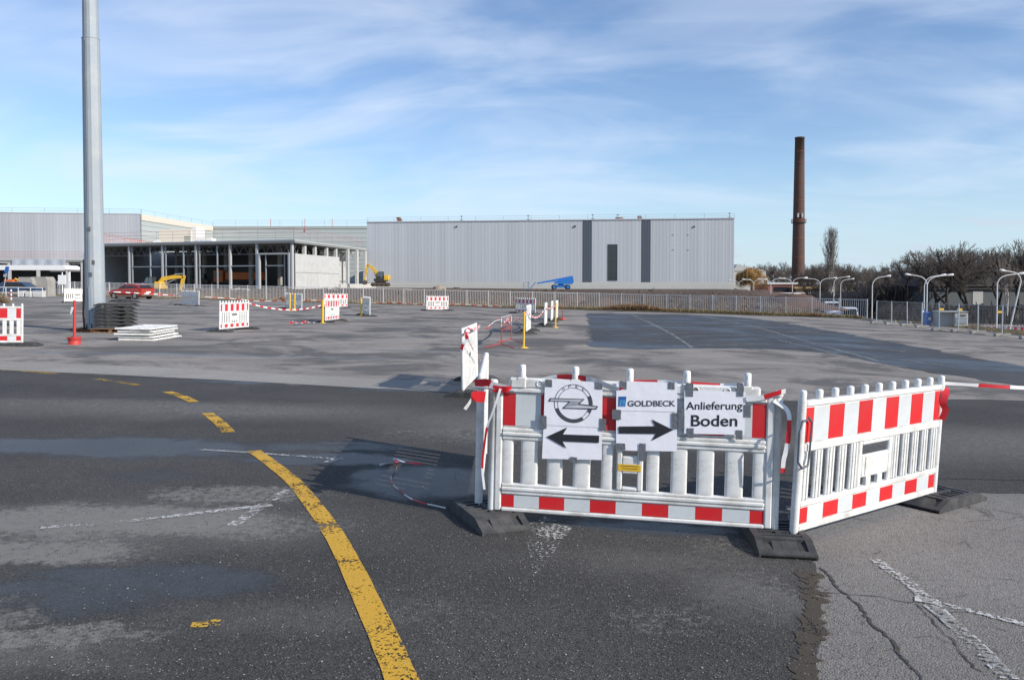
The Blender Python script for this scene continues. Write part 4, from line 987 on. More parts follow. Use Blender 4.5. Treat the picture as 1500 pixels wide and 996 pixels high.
ribbon('barrier_tape', [P(150, 427, 62), P(175, 428, 62), P(210, 430, 64), P(260, 433, 66), P(262, 434, 57.5)], .065, 'striped tape stretched in front of the red car', .45)
ribbon('barrier_tape', [P(300, 435, 70), P(340, 437.5, 71), P(380, 441, 72), P(420, 440, 72), P(470, 440, 72)], .05, 'striped tape lying in the grass before the fence, left part', .5)
ribbon('barrier_tape', [Vector((x, fence_y(x) - 1.2, gz(x, fence_y(x)) + .12 + .06 * math.sin(x))) for x in [-13 + k * 1.1 for k in range(12)]], .05, 'striped tape lying in the grass before the fence, middle part', .5)
for (x, y, lb) in ((433, 474.5, 'small crumpled tape scrap lying flat on the yard, left one of two'), (451, 473.5, 'small crumpled red tape scrap lying on the yard, right one of two')):
    q = G(x, y); ribbon('barrier_tape', [Vector((q.x - .25, q.y, q.z + .02)), Vector((q.x - .05, q.y + .1, q.z + .09)), Vector((q.x + .08, q.y - .05, q.z + .03)), Vector((q.x + .3, q.y, q.z + .03))], .12, lb, .12, start=1, twist=3)

# ------------------------------------------------------------------ stanchions, trestle, mast
def stanchion(p, h, m, label, r=.022, flag=None):
    t = empty('stanchion', yard_frame(p, (1, 0)), label, 'post', 'yellow marker posts')
    MB().tube((0, 0, .02), (0, 0, h), r, r, 10).build('pole', m, t)
    MB().lathe([(.14, 0), (.14, .012), (.05, .03), (.03, .05)], 18).build('base_plate', m, t)
    MB().tube((0, 0, h), (0, 0, h + .03), r * 1.2, r * .8, 10).build('cap', m, t)
    return t
q = G(767, 509.5); stanchion(q, 1.03, yel_p, 'yellow marker post nearest the camera, right of the red trestle', .030)
q = G(813.5, 480); stanchion(q, 1.10, yel_p, 'yellow marker post in front of the farthest edge-on barrier', .032)
q = G(472.5, 473); stanchion(q, 1.0, yel_p, 'yellow post at the left edge of the narrow-looking striped barrier', .05)
q = G(529, 463); stanchion(q, 1.0, yel_p, 'yellow post left of the grey blank barrier', .05)
q = G(424.5, 455); stanchion(q, 1.05, yel_p, 'left one of the twin yellow posts before the shaded barrier', .05)
q = G(431.5, 455); stanchion(q, 1.05, yel_p, 'right one of the twin yellow posts before the shaded barrier', .05)
q = G(824, 468)
t = empty('marker_stand', yard_frame(q, (1, 0)), 'thin rusty marker stand with a red foot at the far end of the edge-on row', 'post')
MB().tube((0, 0, .05), (0, 0, .85), .02, .02, 8).build('pole', rust, t); MB().lathe([(.20, 0), (.22, .07), (.1, .09), (.03, .1)], 16).build('base', red_p, t)
q = G(109, 504.5)
t = empty('marker_stand', yard_frame(q, (1, 0)), 'red post in a red wheel-rim foot left of the big mast', 'post')
MB().tube((0, 0, .1), (0, 0, 1.15), .038, .036, 14).build('pole', red_p, t)
MB().lathe([(.165, 0), (.165, .015), (.150, .02), (.150, .14), (.185, .175), (.185, .195), (.155, .195), (.05, .15)], 26).build('wheel_rim_foot', red_p, t)
MB().tube((0, 0, 1.15), (0, 0, 1.17), .044, .03, 14).build('cap', red_p, t)
ribbon('barrier_tape', [P(106.5, 450, 21.2), P(105, 455, 21.2), P(103.5, 460, 21.2)], .06, 'scrap of white tape tied to the red post', 5, start=0, up=(1, 0, 0))
# trestle
t = empty('trestle', Matrix.Identity(4), 'red and white folding trestle with splayed feet and barred panel', 'trestle')
q0, q1 = G(734.5, 507), G(748.8, 500)
for i, (q, tops) in enumerate(((q0, 466), (q1, 463))):
    hh = P(0, tops, q.y).z
    MB().tube((q.x, q.y, q.z + .05), (q.x, q.y, q.z + .55), .016, .016, 8).build('leg', red_p, t)
    MB().tube((q.x, q.y, q.z + .55), (q.x, q.y, hh), .016, .016, 8).build('leg', white_pl, t)
    MB().tube((q.x, q.y, q.z + .07), (q.x - .45, q.y - .9, gz(q.x - .45, q.y - .9) + .02), .014, .014, 6).build('splayed_foot', red_p, t)
    MB().tube((q.x, q.y, q.z + .07), (q.x + .38, q.y - .95, gz(q.x + .38, q.y - .95) + .02), .014, .014, 6).build('splayed_foot', red_p, t)
for z_, m_ in ((.86, white_pl), (.66, red_p), (.46, red_p)): MB().tube((q0.x, q0.y, q0.z + z_), (q1.x, q1.y, q1.z + z_), .010, .010, 6).build('rail', m_, t)
for k in range(1, 9):
    c = q0.lerp(q1, k/9); MB().tube((c.x, c.y, c.z + .66), (c.x, c.y, c.z + .86), .006, .006, 5).build('bar', white_pl if k % 2 else red_p, t); MB().tube((c.x, c.y, c.z + .46), (c.x, c.y, c.z + .66), .006, .006, 5).build('bar', red_p, t)
# tall octagonal mast
q = G(133.5, 486)
mt = empty('floodlight_mast', Matrix.Translation((q.x, q.y + .3, gz(q.x, q.y))), 'tall tapered octagonal grey steel mast rising out of the picture at left', 'mast')
prof = lambda z: .305 - .0046 * z
jz = P(0, 57, q.y + .3).z - gz(q.x, q.y)
def octo(z0, z1, e=0.0, n=8, rot=PI/8):
    mb = MB(); 
    for a, b in ((z0, z1),):
        vs = []
        for z in (a, b):
            for k in range(n): an = rot + 2*PI*k/n; vs.append(((prof(z)+e)*math.cos(an), (prof(z)+e)*math.sin(an), z))
        mb.add(vs, [(k, (k+1) % n, n+(k+1) % n, n+k) for k in range(n)]); mb.add(vs[n:], [tuple(range(n))])
    return mb
octo(.0, jz, .012, 16).build('lower_shaft', mast_m, mt); octo(jz - .6, 24, -.012, 16).build('upper_shaft', mast_m, mt)
MB().lathe([(prof(0) + .10, .02), (prof(0) + .10, .06), (prof(0) + .015, .065)], 24).build('base_flange', mast_m, mt)
for k in range(12):
    a = 2*PI*k/12 + .1; o = MB().prism([(prof(0)+.02, .06), (prof(0)+.10, .06), (prof(0)+.02, .28)], -.008, .008).build('gusset', dark_m, mt); o.rotation_euler = (0, 0, a)
MB().box(-.05, .05, -prof(1.2)-.035, -prof(1.2)+.02, .7, 1.5).build('service_door', mast_m, mt)
MB().lathe([(prof(jz)+.016, jz-.03), (prof(jz)+.022, jz-.02), (prof(jz)+.022, jz), (prof(jz)+.0, jz+.01)], 24).build('joint_ring', mast_m, mt)
for z_, a_ in ((1.9, -1.5), (2.3, -1.2), (3.4, -1.6)): MB().box(-.05, .05, -.008, .0, -.07, .07).build('sticker', mat('faded_sticker', (.12, .13, .14), .6), mt, (prof(z_)*math.cos(a_), prof(z_)*math.sin(a_)-.02, z_))
MB().tube((-.05, -prof(.2)-.012, .2), (-.05, -prof(jz)-.014, jz-.1), .007, .007, 5).build('weld_seam', mat('weld_grey', (.22, .25, .28), .6), mt)
cable = MB().path([(-prof(0)-.02, -.1, .02), (-prof(0)-.05, -.1, .6), (-prof(1)-.03, -.1, 1.2), (-prof(2)-.02, -.08, 2.4)], .035, 8).build('cable_duct', rust, mt)
MB().lathe([(.9, 23.4), (.9, 23.6), (.3, 23.7)], 16).build('head_ring', galv, mt)
for k in range(6):
    o = MB().cbox(.75, 1.15, -.25, .25, 23.0, 23.4).build('floodlight', galv, mt); o.rotation_euler = (0, 0, k * PI/3)
lv = []; rr = random.Random(4); vs = []; fs = []
for k in range(420):
    an = rr.uniform(0, 2*PI); r_ = rr.uniform(.35, .75) + (.5 * rr.random() if math.cos(an) > 0 else 0); x, y = q.x + r_ * math.cos(an), q.y + .3 + r_ * math.sin(an); z = gz(x, y) + rr.uniform(.01, .08); o = len(vs)
    s_ = rr.uniform(.02, .06); vs += [(x-s_, y, z), (x+s_, y, z + rr.uniform(0, .04)), (x, y+s_, z+.02), (x, y-s_, z+.03)]; fs += [(o, o+3, o+1), (o, o+1, o+2)]
me = bpy.data.meshes.new('leaf_litter'); me.from_pydata(vs, [], fs); me.materials.append(mat('brown_litter', (.14, .075, .04), .9, var=.4)); tag(obj('leaf_litter', me), kind='stuff')
# ================================================================== FENCE
PITCHF = 2.0
fr = empty('metal_fence', Matrix.Identity(4), 'long low light grey steel bar fence between the yard and the building site', 'fence')
FH = 1.42
def fline(s):                                    # point at arc length s along the fence
    pts = FENCE
    for a, b in zip(pts, pts[1:]):
        L_ = (Vector((b.x, b.y)) - Vector((a.x, a.y))).length
        if s <= L_: t = s / L_; return Vector((a.x + (b.x-a.x)*t, a.y + (b.y-a.y)*t))
        s -= L_
    return Vector((pts[-1].x, pts[-1].y))
FL = sum((Vector((b.x, b.y)) - Vector((a.x, a.y))).length for a, b in zip(FENCE, FENCE[1:]))
NP_ = int(FL / PITCHF); stp = FL / NP_
post_me = MB().box(-.035, .035, -.03, .03, -.1, FH + .03).box(-.042, .042, -.037, .037, FH + .03, FH + .045).mesh('post', fence_m)
mb = MB(); 
for z in (.10, FH - .05): mb.box(.035, stp - .035, -.018, .018, z, z + .045)
nb = 13
for k in range(1, nb):
    x = stp * k / nb; mb.box(x - .013, x + .013, -.008, .008, .145, FH - .05)
panel_me = mb.mesh('bar_panel', fence_m)
for k in range(NP_ + 1):
    p = fline(k * stp); q2 = fline(min(FL, (k + 1) * stp)); 
    if k == NP_: q2 = p + (p - fline(FL - 1))
    z = gz(p.x, p.y); o = obj('post', post_me, fr, (p.x, p.y, z), (0, 0, math.atan2(q2.y-p.y, q2.x-p.x)))
    if k < NP_:
        zb = gz(q2.x, q2.y); d = Vector((q2.x-p.x, q2.y-p.y, zb - z)); o = obj('bar_panel', panel_me, fr)
        x = d.normalized(); y = Vector((0, 0, 1)).cross(x).normalized(); zz_ = x.cross(y); M = Matrix((x, y, zz_)).transposed().to_4x4(); M.translation = (p.x, p.y, z); o.matrix_local = M
# temporary mesh fence on the right with concrete feet
mesh_m = mat('mesh_fence_zinc', (.30, .31, .32), .5, .4)
tf = [G(1284, 474), G(1305.5, 476), G(1328, 478), G(1350.5, 480.5), G(1375, 485), G(1404, 486.5), G(1432, 489), G(1468, 493), G(1506, 497), G(1560, 500)]
tr_ = empty('mesh_fence', Matrix.Identity(4), 'grey temporary wire mesh fence panels on concrete feet along the right verge', 'fence')
base_me = MB().cbox(-.35, .35, -.11, .11, 0, .14, .02).mesh('concrete_foot', conc_d)
for i, q in enumerate(tf):
    z = gz(q.x, q.y); MB().tube((q.x + random.uniform(-.04, .04), q.y, z), (q.x, q.y, z + 1.42), .028, .028, 7).build('post', galv, tr_)
    obj('concrete_foot', base_me, tr_, (q.x, q.y, z + .005))
    if i:
        a = tf[i-1]; za = gz(a.x, a.y); mb = MB(); a3 = Vector((a.x, a.y, za)); b3 = Vector((q.x, q.y, z)); up = Vector((0, 0, 1))
        for h_ in (.12, 1.38): mb.tube(a3 + up*h_, b3 + up*h_, .016, .016, 5)
        for k in range(1, 16): c = a3.lerp(b3, k/16); mb.tube(c + up*.12, c + up*1.38, .0035, .0035, 3, False)
        for k in range(1, 7): mb.tube(a3 + up*(.12+k*.18), b3 + up*(.12+k*.18), .0035, .0035, 3, False)
        mb.build('mesh_panel', mesh_m, tr_)
for (px, py) in ((1379, 453), (1406, 453.5), (1464, 457)):
    o = MB().box(-.14, .14, -.01, .01, -.06, .06).build('yellow_tag', yel_p, tr_); o.location = P(px, py, 47.0)

# ================================================================== BUILDINGS
def wall_frame(p, q): return flat_frame(p, (q[0]-p[0], q[1]-p[1]))
def rib_panel(w, h, m, ribs=3, depth=.02, name='cladding_panel'):
    """profiled sheet: trapezoid ribs running up, front towards -y"""
    mb = MB(); xs_ = []; s = w / ribs
    prof = []
    for k in range(ribs): x = k * s; prof += [(x, 0), (x + s*.55, 0), (x + s*.62, -depth), (x + s*.93, -depth)]
    prof.append((w, 0)); vs = []
    for x, y in prof: vs += [(x, y, 0), (x, y, h)]
    mb.add(vs, [(2*i, 2*i+2, 2*i+3, 2*i+1) for i in range(len(prof)-1)])
    mb.add([(0, .02, 0), (w, .02, 0), (w, .02, h), (0, .02, h)], [(0, 3, 2, 1)])
    return mb.mesh(name, m)
# ---- main hall
h0 = P(538, 415, 170); h1 = P(1075, 415, 160); hz = .98
MH = wall_frame((h0.x, h0.y, hz), (h1.x, h1.y)); HL = math.hypot(h1.x-h0.x, h1.y-h0.y)
hall = empty('industrial_hall', MH, 'large silver hall with two dark stripes and one tall window, left of the chimney', 'building')
HT = P(800, 323.5, 165).z - hz
U = lambda px, py=370: plane_loc(MH, px, py).x
ZH = lambda px, py: plane_loc(MH, px, py).z
pl_h = .95
MB().box(0, HL, -.10, .6, -.5, pl_h - .35).box(0, HL, -.02, .6, pl_h - .345, pl_h).build('plinth', plinth, hall)
MB().box(.4, HL - .4, .35, 70, -.5, HT - .4).build('body', clad, hall)
MB().box(-.05, HL + .05, -.16, .5, HT, HT + .22).build('roof_edge', mat('roof_edge_grey', (.5, .51, .52), .5), hall)
d1, d2, d3, d4 = U(853), U(867), U(939), U(953); w0, w1 = U(890.5), U(904.5); wz0, wz1 = ZH(897, 411), ZH(897, 358)
def run(a, b, m, z0, z1, target=1.38):
    n = max(1, round((b-a)/target)); w_ = (b-a)/n; me = rib_panel(w_ - .012, z1 - z0, m, 2, .009)
    for k in range(n): obj('cladding_panel', me, hall, (a + k*w_, 0, z0))
run(0, d1, clad, pl_h, HT); run(d2, w0, clad, pl_h, HT); run(w0, w1, clad, wz1, HT); run(w0, w1, clad, pl_h, wz0); run(w1, d3, clad, pl_h, HT); run(d4, HL, clad, pl_h, HT)
run(d1, d2, clad_d, pl_h, HT, 1.0); run(d2, w0, clad, pl_h, HT) if False else None; run(d3, d4, clad_d, pl_h, HT, 1.0)
win = MB(); W_ = w1 - w0; Hh = wz1 - wz0
for (a, b, c, d) in ((0, .10, 0, Hh), (W_-.10, W_, 0, Hh), (.10, W_-.10, 0, .12), (.10, W_-.10, Hh-.12, Hh), (W_/2-.05, W_/2+.05, .12, Hh-.12), (.10, W_-.10, Hh*.25, Hh*.25+.09), (.10, W_-.10, Hh*.52, Hh*.52+.05), (.10, W_-.10, Hh*.76, Hh*.76+.09)): win.box(a, b, -.10, .02, c, d)
wf_ = win.build('window', mat('window_frame_anthracite', (.06, .07, .08), .5), hall, (w0, 0, wz0))
for i in range(2):
    for (c, d) in ((.12, .25), (.26, .52), (.53, .76), (.77, .985)):
        zz0 = c*Hh if c > .12 else .12; MB().box(.10 + i*(W_/2-.05), W_/2-.05 + i*(W_/2-.05), -.02, .01, zz0, d*Hh).build('pane', glass_d, wf_)
for px, py in ((669, 332), (842, 331.5), (842.5, 332), (1017, 332)):
    q = plane_loc(MH, px, py); MB().box(-.15, .15, -.22, -.06, -.12, .12).build('wall_lamp', dark_m, hall, (q.x, 0, q.z))
for px, py in ((986, 344), (1008, 344), (986, 366), (1008, 366)):
    q = plane_loc(MH, px, py); MB().box(-.12, .12, -.10, -.05, -.05, .05).build('wall_bracket', clad_d, hall, (q.x, 0, q.z))
def railing(parent, pts, h=1.1, red=True, step=3.0, levels=(1.0, .55), name='roof_railing', r=.03):
    mb = MB(); m0 = mat('railing_red', (.62, .16, .13), .6); m1 = mat('railing_grey', (.30, .31, .33), .6)
    for a, b in zip(pts, pts[1:]):
        a = Vector(a); b = Vector(b); n = max(1, round((b-a).length/step))
        mb.cm = 1
        for k in range(n+1): p = a.lerp(b, k/n); mb.tube(p, p + Vector((0, 0, h)), .035, .035, 4)
        mb.cm = 0
        for l in levels:
            mb.tube(a + Vector((0, 0, h*l)), b + Vector((0, 0, h*l)), r, r, 4)
    return mb.build(name, [m0 if red else m1, m1], parent)
lt = mat('pale_rail', (.55, .50, .50), .6)
railing(hall, [(0, .3, HT + .2), (HL, .3, HT + .2)], .85, False, 5.8, (1.0, .5), r=.018)
for px in (675, 773, 868, 905, 1069):
    u = U(px); MB().box(-.35, .35, .6, 1.0, 0, .14).tube((0, .8, .1), (0, .8, 1.05), .05, .05, 5).box(-.25, .25, .7, .9, .85, .95).build('roof_weight', dark_m, hall, (u, 0, HT + .22))
for px0, px1, hgt, m_, lb in ((579, 587, .95, wood_m, 'stack of brown pallets on the hall roof edge near its left end'), (900, 914, .45, mat('roof_stack_orange', (.42, .18, .09), .8, var=.3), 'low orange-brown material stack on the hall roof between the dark stripes'), (934, 942, .85, rust, 'small brown pallet stack on the hall roof above the right dark stripe')):
    u0, u1 = U(px0), U(px1); t = empty('pallet_stack', MH @ Matrix.Translation((u0, .9, HT + .2)), lb, 'pallets')
    n = max(2, int(hgt / .22))
    for k in range(n): j = random.uniform(-.12, .12); MB().box(j, (u1-u0) * (1 - .35*k/n) + j, 0, 1.0, k*.24 + .06, k*.24 + .16).box(j+.1, .3+j, 0, 1, k*.24 - .06 if k else 0, k*.24+.06).box((u1-u0)*.5+j, (u1-u0)*.6+j, 0, 1, k*.24 - .06 if k else 0, k*.24+.06).build('pallet', m_, t)

# ---- open wing in front (steel and concrete frame)
c0_ = P(431, 415, 134); wl_ = P(140, 415, 148.5); wr_ = P(537.5, 415, 169.0)
bz = .88; WT = P(431, 352, 134).z
MW = Matrix.Translation((c0_.x, c0_.y, bz)); wing = empty('open_hall_wing', MW, 'unfinished open wing with white columns and concrete panels left of the silver hall', 'building')
Fm = MW.inverted()
fdir = Vector((wl_.x - c0_.x, wl_.y - c0_.y, 0)); fl_ = fdir.length; fdir.normalize(); fn = Vector((-fdir.y, fdir.x, 0)); fn = fn if fn.y > 0 else -fn     # away from camera
sdir = Vector((wr_.x - c0_.x, wr_.y - c0_.y, 0)); sl_ = sdir.length; sdir.normalize()
Hw = WT - bz
col_w = mat('white_steel_column', (.50, .50, .49), .5, .1, var=.05); col_g = mat('grey_mullion', (.33, .36, .38), .5, .2); truss_m = mat('truss_steel', (.28, .28, .28), .6, .2)
MFRONT = Matrix((-fdir, fn, Vector((0, 0, 1)))).transposed().to_4x4(); MFRONT.translation = Vector((c0_.x, c0_.y, bz)) + fdir * fl_     # x from left end to the corner
MF_loc = Fm @ MFRONT
def wing_part(mb, name, m, M=None):
    o = mb.build(name, m, wing); o.matrix_local = M if M is not None else MF_loc; return o
uF = lambda px: plane_loc(MFRONT, px, 390).x
zF = lambda px, py: plane_loc(MFRONT, px, py).z
thick = [uF(x) for x in (190, 238.5, 287.7, 337.5, 376.7)] + [fl_ - .35]
for u in thick: wing_part(MB().box(u - .17, u + .17, -.2, .2, -.4, Hw - .45), 'column', col_w)
for px in (194, 220.5, 243, 269, 292.5, 318.5): u = uF(px); wing_part(MB().box(u - .09, u + .09, -.1, .1, -.4, Hw - .6), 'mullion', col_g)
zm = zF(260, 390.5)
for a, b in zip([thick[0] - 9] + thick[:4], thick[:5]): 
    if a > 0: wing_part(MB().box(a + .2, b - .2, -.08, .08, zm - .09, zm + .09), 'cross_rail', col_g)
zt_ = zF(300, 373)
for a, b in zip([0.5] + thick[:6], thick[:6]):
    mb = MB(); n = max(2, round((b-a)/1.6)) * 2
    for y_ in (1.2, ):
        mb.tube((a, y_, zt_), (b, y_, zt_), .07, .07, 5); mb.tube((a, y_, Hw - .55), (b, y_, Hw - .55), .08, .08, 5)
        for k in range(n):
            p0 = (a + (b-a)*k/n, y_, zt_ if k % 2 else Hw - .55); p1 = (a + (b-a)*(k+1)/n, y_, Hw - .55 if k % 2 else zt_); mb.tube(p0, p1, .05, .05, 4)
    wing_part(mb, 'roof_truss', truss_m)
# portal frame near the corner
pu0, pu1 = uF(379), uF(425.5); pz = zF(400, 373)
wing_part(MB().box(pu0, pu0 + .35, -.3, .1, -.4, pz).box(pu1 - .3, pu1, -.3, .1, -.4, pz).box(pu0, pu1, -.32, .12, pz, pz + .25), 'portal_frame', col_w)
wing_part(MB().box(uF(389), uF(390), -.1, .1, -.4, pz).box(uF(416.5), uF(417.5), -.1, .1, -.4, pz).box(uF(390), uF(416.5), -.1, .1, zm - .08, zm + .08), 'mullion', col_g)
# roof, floor, inner walls (closed box behind the open front)
R_ = MB(); 
A_ = Vector((c0_.x, c0_.y, 0)) ; Lp = A_ + fdir * fl_; Rp = Vector((wr_.x, wr_.y, 0)); Bk = Rp - Vector((1, 0, 0)) * 8; BL_ = Lp + Vector((0, 30, 0))
def slab(name, poly, z0, z1, m):
    n = len(poly); vs = [Fm @ Vector((p.x, p.y, z0)) for p in poly] + [Fm @ Vector((p.x, p.y, z1)) for p in poly]
    ar = sum(poly[i].x*poly[(i+1) % n].y - poly[(i+1) % n].x*poly[i].y for i in range(n))
    fs = [tuple(range(n))[::-1], tuple(range(n, 2*n))] + [(i, (i+1) % n, n+(i+1) % n, n+i) for i in range(n)]
    if ar < 0: fs = [f[::-1] for f in fs]
    return MB().add(vs, fs).build(name, m, wing)
ov = .5
e1 = A_ - fn * ov - fdir * ov; e2 = Lp - fn * ov + fdir*.3; e3 = BL_ + fdir * .3; e4 = Rp + Vector((0, 0, 0)) - sdir * .3
slab('roof', [e1, e4, Rp - Vector((45, 0, 0)), e3, e2], WT - .12, WT + .10, roof_m)
slab('fascia', [e1 + fn*.02, e4 - Vector((.03,0,0)), Rp - Vector((44, 0, 0)), e3, e2 + fn*.02], WT - .45, WT - .13, mat('fascia_grey', (.22, .23, .22), .6))
slab('floor', [A_ + fn*.2 , Rp, Rp - Vector((42, 0, 0)), BL_, Lp], bz - .4, bz + .02, conc_d)
def wseg(name, p, q, z0, z1, m, t=.2):
    d = (q - p).normalized(); n_ = Vector((-d.y, d.x, 0)) * t/2
    return slab(name, [p - n_, q - n_, q + n_, p + n_], z0, z1, m)
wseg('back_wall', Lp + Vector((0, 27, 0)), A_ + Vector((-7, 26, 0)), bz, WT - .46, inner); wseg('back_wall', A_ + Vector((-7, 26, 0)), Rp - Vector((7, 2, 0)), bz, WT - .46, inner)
# pale sunlit partition at the left end
pa = P(147, 415, 150.5); pb = P(176, 415, 150.0); pX = P(146, 415, 149).x; wseg('partition', Vector((pX, 149.2, 0)), Vector((pX + .4, 176, 0)), bz, WT - .5, conc)
for k, px in enumerate((186, 205, 228, 262, 300, 345)):   # concrete columns deep inside
    u = uF(px); wing_part(MB().box(u - .3, u + .3, 12, 12.6, 0, Hw - .6), 'inner_column', conc_d)
# dark vehicles and material in the hall are things of their own, see below
# concrete side wall
MS = flat_frame((c0_.x, c0_.y, bz), (sdir.x, sdir.y)); MS_loc = Fm @ MS
uS = lambda px: plane_loc(MS, px, 395).x
zS = lambda px, py: plane_loc(MS, px, py).z
edges = [uS(x) for x in (432, 450, 466, 481, 496.5)]; zj = zS(432, 399.5); zt2 = zS(432, 371.5)
for i, (a, b) in enumerate(zip(edges, edges[1:])):
    for z0_, z1_ in ((-.45, zj - .04), (zj + .04, zt2)):
        o = MB().cbox(a + .04, b - .04, -.12, .12, z0_, z1_, .03).build('concrete_panel', conc, wing); o.matrix_local = MS_loc
o = MB().box(edges[0], edges[-1], -.08, .08, -.4, zt2 - .05).build('panel_joint', mat('joint_grey', (.25, .25, .24), .8), wing); o.matrix_local = MS_loc
for px in (449, 464, 481, 494.5, 509.6, 523, 535): 
    u = uS(px); lowz = zt2 if px < 497 else -.4
    o = MB().box(u - .35, u + .35, -.2 if px > 497 else .13, .3 if px > 497 else .6, lowz if px > 497 else -.2, Hw - .46).build('column', conc, wing); o.matrix_local = MS_loc
mb = MB(); n = 26
for k in range(n):
    a = sl_*k/n; b = sl_*(k+1)/n; mb.tube((a, 1.4, zt2 if k % 2 else Hw-.6), (b, 1.4, Hw-.6 if k % 2 else zt2), .06, .06, 4)
o = mb.build('roof_truss', truss_m, wing); o.matrix_local = MS_loc
o = MB().box(uS(497), sl_ - .5, 3.6, 3.9, 0, Hw - .7).build('inner_wall', conc, wing); o.matrix_local = MS_loc
o = MB().box(uS(510), uS(535), -.06, .06, zS(520, 397), zS(520, 397) + .14).build('cross_rail', col_g, wing); o.matrix_local = MS_loc
o = MB().box(uS(487), sl_ + 3, -1.6, -1.2, -.5, .75).build('edge_kerb', plinth, wing); o.matrix_local = MS_loc
railing(wing, [Fm @ Vector((p.x, p.y, WT + .1)) for p in (Lp, A_ - fn*.0, Rp - Vector((.4, 2, 0)))], 1.9, True, 3.4, (.98, .68, .38), r=.022)
# orange debris netting and tarpaulins on the roof
net = mat('orange_netting', (.70, .28, .22), .8, var=.2)
q0 = P(149, 350, 150); q1 = P(222, 354, 149)
mb = MB(); n = 24; vs = []
for i in range(n+1):
    p = q0.lerp(q1, i/n); hh = 1.6 * (1 - i/n) + .25 + .15*math.sin(i*1.7); vs += [Fm @ Vector((p.x, p.y + .4, WT + .12)), Fm @ Vector((p.x, p.y + .6, WT + .12 + hh))]
mb.add(vs, [(2*i, 2*i+2, 2*i+3, 2*i+1) for i in range(n)]); 
o = mb.build('debris_netting', net, wing); mod = o.modifiers.new('wire', 'WIREFRAME'); mod.thickness = .12
tp_ = MB(); rr = random.Random(2)
for k in range(28):
    t_ = k/30; p = Lp.lerp(A_, t_); hh = .05 + .22*rr.random()
    vv = Fm @ Vector((p.x, p.y + .1, WT + .1)); tp_.add([vv, vv + Vector((2.8, .3, 0)), vv + Vector((2.2, 1.2, hh)), vv + Vector((.3, 1.1, hh*.6))], [(0, 1, 2, 3)])
tp_.build('roof_foil', tarp, wing)

# ---- tall rear halls
def zd(px, py, Y): return P(px, py, Y).z
l0 = P(-30, 415, 171); l1 = P(208, 415, 175); lt_ = zd(208, 314, 175)
ML = wall_frame((l0.x, l0.y, .9), (l1.x, l1.y)); left = empty('rear_hall', ML, 'tall grey ribbed hall at far left with pale green side wall and cream parapet', 'building')
LL = math.hypot(l1.x-l0.x, l1.y-l0.y); n = round(LL/1.25); w_ = LL/n; me = rib_panel(w_-.012, lt_ - .9, clad_l, 2, .010)
for k in range(n): obj('cladding_panel', me, left, (k*w_, 0, 0))
r1 = P(312, 415, 212); sideL = math.hypot(r1.x-l1.x, r1.y-l1.y); MSd = wall_frame((l1.x, l1.y, .9), (r1.x, r1.y)); Ms_l = ML.inverted() @ MSd
MB().box(0, LL - .1, .1, 60, 0, lt_ - .95).build('body', clad_l, left)
MB().box(-.1, LL, -.1, .2, lt_-.9, lt_-.75).build('roof_edge', mat('roof_edge_grey', (.5,.51,.52)), left)
Hs = lt_ - .9; nb_ = 13; bh = (Hs - 1.3) / nb_
bm_ = MB().box(0, sideL, -.06, .1, 0.06, bh); bme_ = bm_.mesh('wall_board', board_g)
for k in range(nb_): o = obj('wall_board', bme_, left); o.matrix_local = Ms_l @ Matrix.Translation((.02, 0, k*bh))
o = MB().box(-.05, sideL + .2, -.02, .09, 0, Hs - .1).build('joint_backing', mat('joint_dark', (.12, .15, .14), .7), left); o.matrix_local = Ms_l
o = MB().box(0, sideL, -.22, .2, Hs - 1.3, Hs).build('parapet', cream, left); o.matrix_local = Ms_l
railing(left, [(0, .3, Hs+.1), (LL, .3, Hs+.1)], 1.0, False, 6, (1.0, .5), r=.02)
iv = ML.inverted(); railing(left, [iv @ Vector((l1.x, l1.y, lt_)), iv @ Vector((r1.x, r1.y, lt_))], 1.0, False, 6, (1.0,), r=.02)
k0 = P(313, 415, 212.5); k1 = P(541, 415, 212); MK = wall_frame((k0.x, k0.y, .9), (k1.x, k1.y)); KL = math.hypot(k1.x-k0.x, k1.y-k0.y); kt = zd(430, 331.5, 212) - .9
back = empty('rear_hall', MK, 'pale green-grey horizontally boarded rear hall behind the open wing', 'building')
nb_ = 13; bh = (kt - .7)/nb_; bme_ = MB().box(0, KL, -.06, .1, .07, bh).mesh('wall_board', board_g)
for k in range(nb_): obj('wall_board', bme_, back, (0, 0, k*bh))
MB().box(0, KL, -.02, 30, 0, kt - .15).build('body', mat('joint_dark', (.12, .15, .14)), back)
MB().box(-.2, KL+.2, -.2, .3, kt - .7, kt).build('roof_edge', mat('dull_parapet', (.36, .38, .36), .7), back)
railing(back, [(0, .2, kt), (KL, .2, kt)], 1.5, False, 6, (1.0, .55), r=.022)
for px, c in ((397, 1), (447, 1), (487, 0)): u = plane_loc(MK, px, 340).x; MB().box(-.06, .06, 0, .12, -1.5 if px == 447 else 0, 1.9).build('scaffold_post', mat('railing_red', (.62,.16,.13)), back, (u, -.25, kt))
